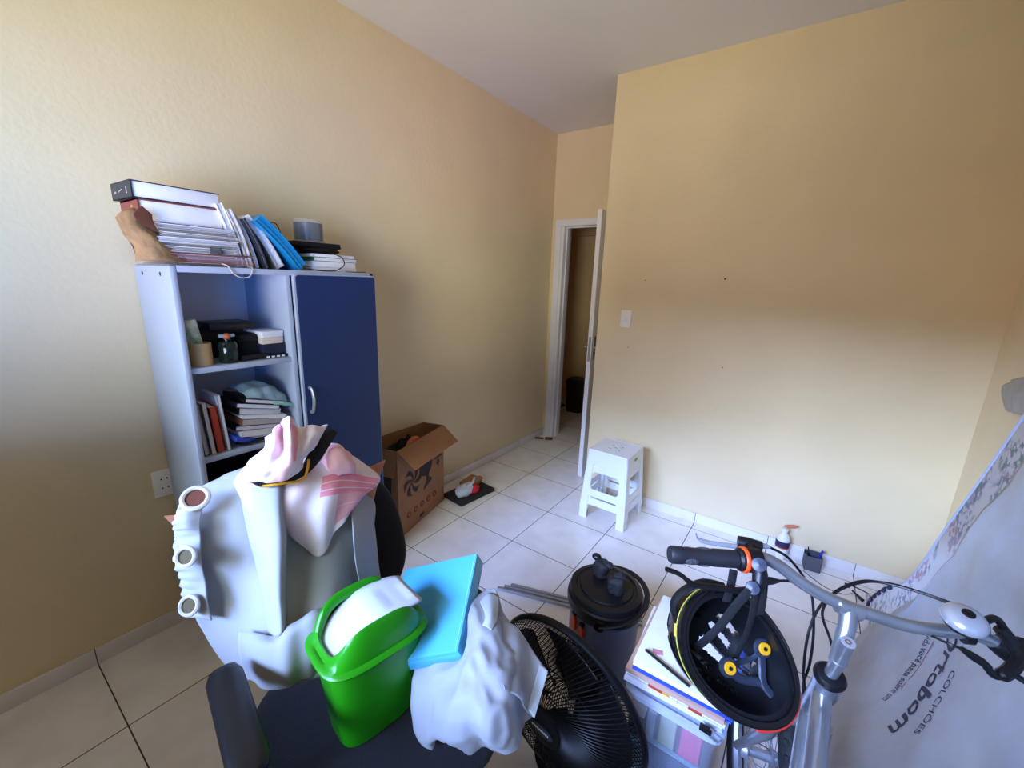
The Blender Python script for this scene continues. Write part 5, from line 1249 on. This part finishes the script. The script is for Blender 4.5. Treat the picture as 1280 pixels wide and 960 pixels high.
# retention cradle with two yellow dials
def hp2(u, v, dz):                                            # a point inside the shell seen at u,v at height dz in helmet space
    r = ray(u, v); inv = HM.inverted(); o = inv @ CAM; d = inv.to_3x3() @ r; return o+(dz-o.z)/d.z*d
cr_ = MB()
K1, K2 = hp2(910, 834, -.03), hp2(953, 810, -.03)
cr_.lathe([(.0165, -.004), (.018, .0), (.0165, .004), (.006, .005)], Matrix.Translation(K1), 22); cr_.lathe([(.0165, -.004), (.018, .0), (.0165, .004), (.006, .005)], Matrix.Translation(K2), 22)
J = hp2(955, 855, -.035)
cr_.tube(catmull([K1+V((0, 0, -.003)), hp2(925, 848, -.038), hp2(945, 852, -.038), J], 5), .008, 8, flat=.5); cr_.tube(catmull([K2+V((0, 0, -.003)), hp2(953, 835, -.038), J, hp2(968, 872, -.03)], 5), .008, 8, flat=.5)
cr_.tube(catmull([K1, hp2(925, 828, -.045), hp2(942, 822, -.045), K2], 5), .005, 8, flat=.5)
cro = obj('head_cradle', cr_, mat('cradle_plastic', rgb(38, 44, 58), .45), hm_)
for K in (K1, K2):
    d_ = obj('yellow_dial', MB().lathe([(.0105, .003), (.0115, .006), (.0105, .009), (.004, .009), (.004, .005), (0, .005)], Matrix.Translation(K), 22), 'yellow', cro)
    obj('dial_slot', MB().box(K+V((0, 0, .0092)), (.007, .005, .0012), 0, rot=(0, 0, .5)), 'black', d_)
# straps looped over the brake lever
st_ = MB()
W2L = HM.inverted()
def sp4(u, v, d): return W2L @ atd(u, v, d)
for pts in ([sp4(937, 738, .752), sp4(920, 757, .76), sp4(902, 780, .78), sp4(880, 802, .80), sp4(866, 812, .815)], [sp4(944, 742, .752), sp4(940, 770, .77), sp4(930, 800, .80), sp4(920, 822, .82)],
            [sp4(917, 712, .79), sp4(914, 730, .785), sp4(908, 752, .79)], [sp4(955, 730, .765), sp4(953, 752, .765), sp4(950, 768, .775)]):
    st_.tube(catmull(pts, 6), .0085, 8, flat=.16, up=(0, 0, 1))
obj('chin_strap', st_, 'black_fab', hm_)
pk = MB(); pk.tube(catmull([sp4(846, 775, .80), sp4(842, 755, .80), sp4(855, 738, .80), sp4(880, 728, .80), sp4(905, 733, .795)], 6), [.006]*25, 8, flat=1.4); obj('visor', pk, 'black', hm_)

# ------------------------------------------------------------------ mattress against the right wall
mt_ = thing('mattress', 'white floral mattress with a blue edge propped against the right wall', 'mattress', (2.7, -1.4, 0))
def mx(z): return 2.60+.055*z
outl = [(-.32, .0), (-.36, .10), (-.50, .25), (-.72, .45), (-.86, .75), (-1.0, 1.05), (-1.12, 1.33), (-1.25, 1.6), (-1.45, 1.72), (-2.0, 1.74), (-2.9, 1.7), (-3.0, 1.5), (-3.0, 0.02), (-2.0, .0)]
def slab(outline, th_, x_off=0):
    n_ = len(outline); f_ = [V((mx(z)+x_off, y, z+.002)) for y, z in outline]; b_ = [p+V((th_, 0, 0)) for p in f_]; c_ = sum(f_, V())/n_
    fi = [p+(c_-p).normalized()*.012 for p in f_]; f_ = [p+V((.012, 0, 0)) for p in f_]
    vs = fi+f_+b_; fs = [tuple(range(n_))]
    for i in range(n_): j = (i+1) % n_; fs += [(i, n_+i, n_+j, j), (n_+i, 2*n_+i, 2*n_+j, n_+j)]
    fs.append(tuple(2*n_+i for i in range(n_))[::-1]); return MB().add(vs, fs)
o2 = [(p.x, p.y) for p in catmull([V((a, b, 0)) for a, b in outl], 4, True)]
o2 = [(a, max(b, 0)) for a, b in o2]
obj('mattress_body', slab(o2, .15), 'floral', mt_, world=True, smooth=50)
edge = catmull([V((mx(z)+.004, y, z+.004)) for y, z in outl[:8]], 6)
obj('piping', MB().tube(edge, .006, 8), mat('piping_blue', rgb(172, 182, 210), .7), mt_, world=True)
for k in range(7):
    a = edge[1+k*2] if 1+k*2 < len(edge) else edge[-1]; b = edge[2+k*2]; obj('blue_stripe', MB().tube([a+V((-.004, 0, 0)), b+V((-.004, 0, 0))], .011, 8), M['navylogo'], mt_, world=True)
# plastic cover: starts on the mattress face and flows out over the floor
pcv = thing('plastic_cover', 'cloudy plastic mattress wrap with printed shop lettering spreading over the floor', 'plastic sheet', (2.5, -1.4, 0))
film = mat('plastic_film', rgb(186, 192, 206), .3, vscale=2.2, col2=rgb(150, 146, 150), alpha=.9, bump=.55, bscale=7, spec=.6)
def MX(y, z, o=-.012): return V((mx(z)+o, y, z))
PF = lambda u, v: atx(u, v, 2.62)
rows = [[atx(1330, 515, 2.66), MX(-1.9, 1.62), MX(-2.3, 1.66), MX(-2.85, 1.6)],
        [atx(1275, 580, 2.645), MX(-1.65, 1.15), MX(-2.1, 1.2), MX(-2.85, 1.2)],
        [atx(1222, 650, 2.625), MX(-1.4, .7), MX(-1.9, .75), MX(-2.85, .8)],
        [atx(1178, 708, 2.602), V((2.57, -1.1, .40)), V((2.52, -1.7, .45)), V((2.48, -2.85, .5))],
        [atx(1142, 748, 2.585), V((2.50, -.95, .18)), V((2.40, -1.55, .2)), V((2.42, -2.85, .25))],
        [V((2.575, -.50, .012)), V((2.46, -.85, .012)), V((2.36, -1.4, .012)), V((2.36, -2.85, .02))]]
pc = cloth(rows, 14, disp=lambda a, b, p: .012*nz(p, 5)+.004*nz(p, 16))
obj('film', pc, film, pcv, world=True, smooth=180, solid=.0008)
# lettering laid on the film
from mathutils.bvhtree import BVHTree
bvh = BVHTree.FromPolygons([tuple(v) for v in pc.v], pc.f)
def onfilm(u, v):
    h = bvh.ray_cast(CAM, ray(u, v).normalized()); return h[0] if h[0] is not None else atx(u, v, 2.5)
def film_text(s, p0, p1, hgt_px, bold, nm, mtl, shear=0):
    A, B = onfilm(*p0), onfilm(*p1); mid = ((p0[0]+p1[0])/2, (p0[1]+p1[1])/2)
    dpx = V((p1[0]-p0[0], p1[1]-p0[1])).normalized(); up_px = V((dpx.y, -dpx.x))       # unmirrored: up is counter-clockwise of reading
    Up = (onfilm(mid[0]+up_px.x*hgt_px, mid[1]+up_px.y*hgt_px)-onfilm(*mid)); X_ = (B-A); W_ = X_.length; X_.normalize()
    hh_ = Up.length; Nn = X_.cross(Up).normalized(); Y_ = Nn.cross(X_)
    mb = MB(); me = text_mesh(s, 1, bold, shear, 0); xs = [v.co.x for v in me.vertices]; ys = [v.co.y for v in me.vertices]; x0, x1, ymax = min(xs), max(xs), max(ys)
    bm = bmesh.new(); bm.from_mesh(me); bmesh.ops.triangulate(bm, faces=bm.faces[:]); bmesh.ops.subdivide_edges(bm, edges=[e for e in bm.edges if e.calc_length() > .25], cuts=2); bm.to_mesh(me); bm.free()
    vs = []
    for v in me.vertices:
        p = A+X_*W_*(v.co.x-x0)/(x1-x0)+Y_*hh_*(v.co.y/ymax)
        nr = bvh.find_nearest(p); q = nr[0]; nn_ = nr[1] if nr[1].dot(CAM-q) > 0 else -nr[1]; vs.append(q+nn_*.0012)
    mb.add(vs, [tuple(p.vertices) for p in me.polygons]); bpy.data.meshes.remove(me)
    return obj(nm, mb, mtl, pcv, world=True, smooth=0)
film_text('Ortobom', (1186, 782), (1108, 910), 13, .02, 'logo_lettering', 'navylogo', .2)
film_text('COLCHÕES', (1189, 838), (1142, 916), 8, .0, 'logo_lettering', 'navylogo')
film_text('sua vida você passa sobre um', (1162, 778), (1103, 874), 7, .01, 'slogan_lettering', 'navylogo')
sw = [onfilm(u, v)+(CAM-onfilm(u, v)).normalized()*.0015 for u, v in ((1168, 800), (1158, 818), (1150, 832), (1140, 845), (1130, 856), (1122, 871))]
obj('red_swoosh', MB().tube(catmull(sw, 5), .0022, 6, flat=.3), 'redline', pcv, world=True)
# grey cloth tucked behind the mattress top
gcl = cloth([[atx(1253, 488, 2.835), atx(1262, 477, 2.82), atx(1276, 472, 2.80), atx(1300, 470, 2.78)], [atx(1253, 500, 2.835), atx(1264, 496, 2.79), atx(1280, 494, 2.77), atx(1304, 500, 2.76)], [atx(1257, 513, 2.84), atx(1264, 515, 2.81), atx(1276, 518, 2.79), atx(1300, 525, 2.78)]], 8, disp=lambda a, b, p: .01*nz(p, 16))
tag(obj('grey_cloth', gcl, 'greycloth', smooth=180, solid=.004), 'pale grey cloth hanging between the mattress edge and the right wall', 'cloth')

# ------------------------------------------------------------------ light
w = bpy.data.worlds.new('sky'); bpy.context.scene.world = w; w.use_nodes = True; nt = w.node_tree; N = nt.nodes; L = nt.links
bgn = N['Background']; tc = N.new('ShaderNodeTexCoord'); sx_ = N.new('ShaderNodeSeparateXYZ'); L.new(tc.outputs['Generated'], sx_.inputs[0])
# fitted light patches by elevation sine and direction, standing in for ground, houses, sky
def wnode(op, a, b=None, v=None):
    x = N.new('ShaderNodeMath'); x.operation = op; L.new(a, x.inputs[0])
    if b is not None: L.new(b, x.inputs[1])
    if v is not None: x.inputs[1].default_value = v
    return x.outputs[0]
def wstep(src, lo, hi, soft=.02):
    out = None
    for edge, sgn in ((lo, 1), (hi, -1)):
        r = N.new('ShaderNodeMapRange'); r.interpolation_type = 'SMOOTHSTEP'; L.new(src, r.inputs['Value'])
        r.inputs['From Min'].default_value = edge-soft; r.inputs['From Max'].default_value = edge+soft
        r.inputs['To Min'].default_value = 0 if sgn > 0 else 1; r.inputs['To Max'].default_value = 1 if sgn > 0 else 0
        out = r.outputs['Result'] if out is None else wnode('MULTIPLY', out, r.outputs['Result'])
    return out
acc = None
for z0, z1, x0, x1, c in ((-1.1, -.4, -.3, 1.1, (9.6, 8.7, 5)), (-.4, -.15, -.3, .3, (8.7, 8.0, 6.9)), (-.4, -.15, .3, .6, (18, 15, 21)), (-.4, -.15, .6, 1.1, (3.7, 10, 20)), (-.15, .14, .3, .6, (18, 19, 17)), (-.15, .14, .6, 1.1, (.5, 3.2, 12)), (-.15, .14, -.6, .3, (3.4, 2.6, 2.1)),
                          (.165, .35, -.6, -.3, (30, 43, 71)), (.165, .35, -.3, 0, (17, 20, 29)), (.35, .6, -.3, 0, (36, 54, 112)), (.36, .6, 0, .3, (17, 21, 24)), (-1.1, 1.1, -1.1, 1.1, (.05, .05, .06))):
    f = wnode('MULTIPLY', wstep(sx_.outputs['Z'], z0, z1), wstep(sx_.outputs['X'], x0, x1))
    sc_ = N.new('ShaderNodeVectorMath'); sc_.operation = 'SCALE'; sc_.inputs[0].default_value = c; L.new(f, sc_.inputs['Scale'])
    if acc is None: acc = sc_.outputs[0]
    else:
        ad = N.new('ShaderNodeVectorMath'); ad.operation = 'ADD'; L.new(acc, ad.inputs[0]); L.new(sc_.outputs[0], ad.inputs[1]); acc = ad.outputs[0]
tot = acc
L.new(tot, bgn.inputs['Color']); bgn.inputs['Strength'].default_value = 1
pl = bpy.data.lights.new('window_portal', 'AREA'); pl.shape = 'RECTANGLE'; pl.size = wx1-wx0; pl.size_y = wz1-wz0; pl.cycles.is_portal = True
po = bpy.data.objects.new('window_portal', pl); C.objects.link(po); po.location = ((wx0+wx1)/2, YW-.01, (wz0+wz1)/2); po.rotation_euler = (PI/2, 0, 0)   # aims into the room

s = bpy.context.scene
s.view_settings.view_transform = 'Standard'; s.view_settings.look = 'None'; s.view_settings.gamma = 1; s.view_settings.exposure = 0; s.view_settings.use_curve_mapping = False
s.cycles.use_denoising = True; s.cycles.max_bounces = 10; s.cycles.diffuse_bounces = 6; s.cycles.transparent_max_bounces = 16; s.cycles.caustics_reflective = False; s.cycles.caustics_refractive = False
s.cycles.sample_clamp_indirect = 6
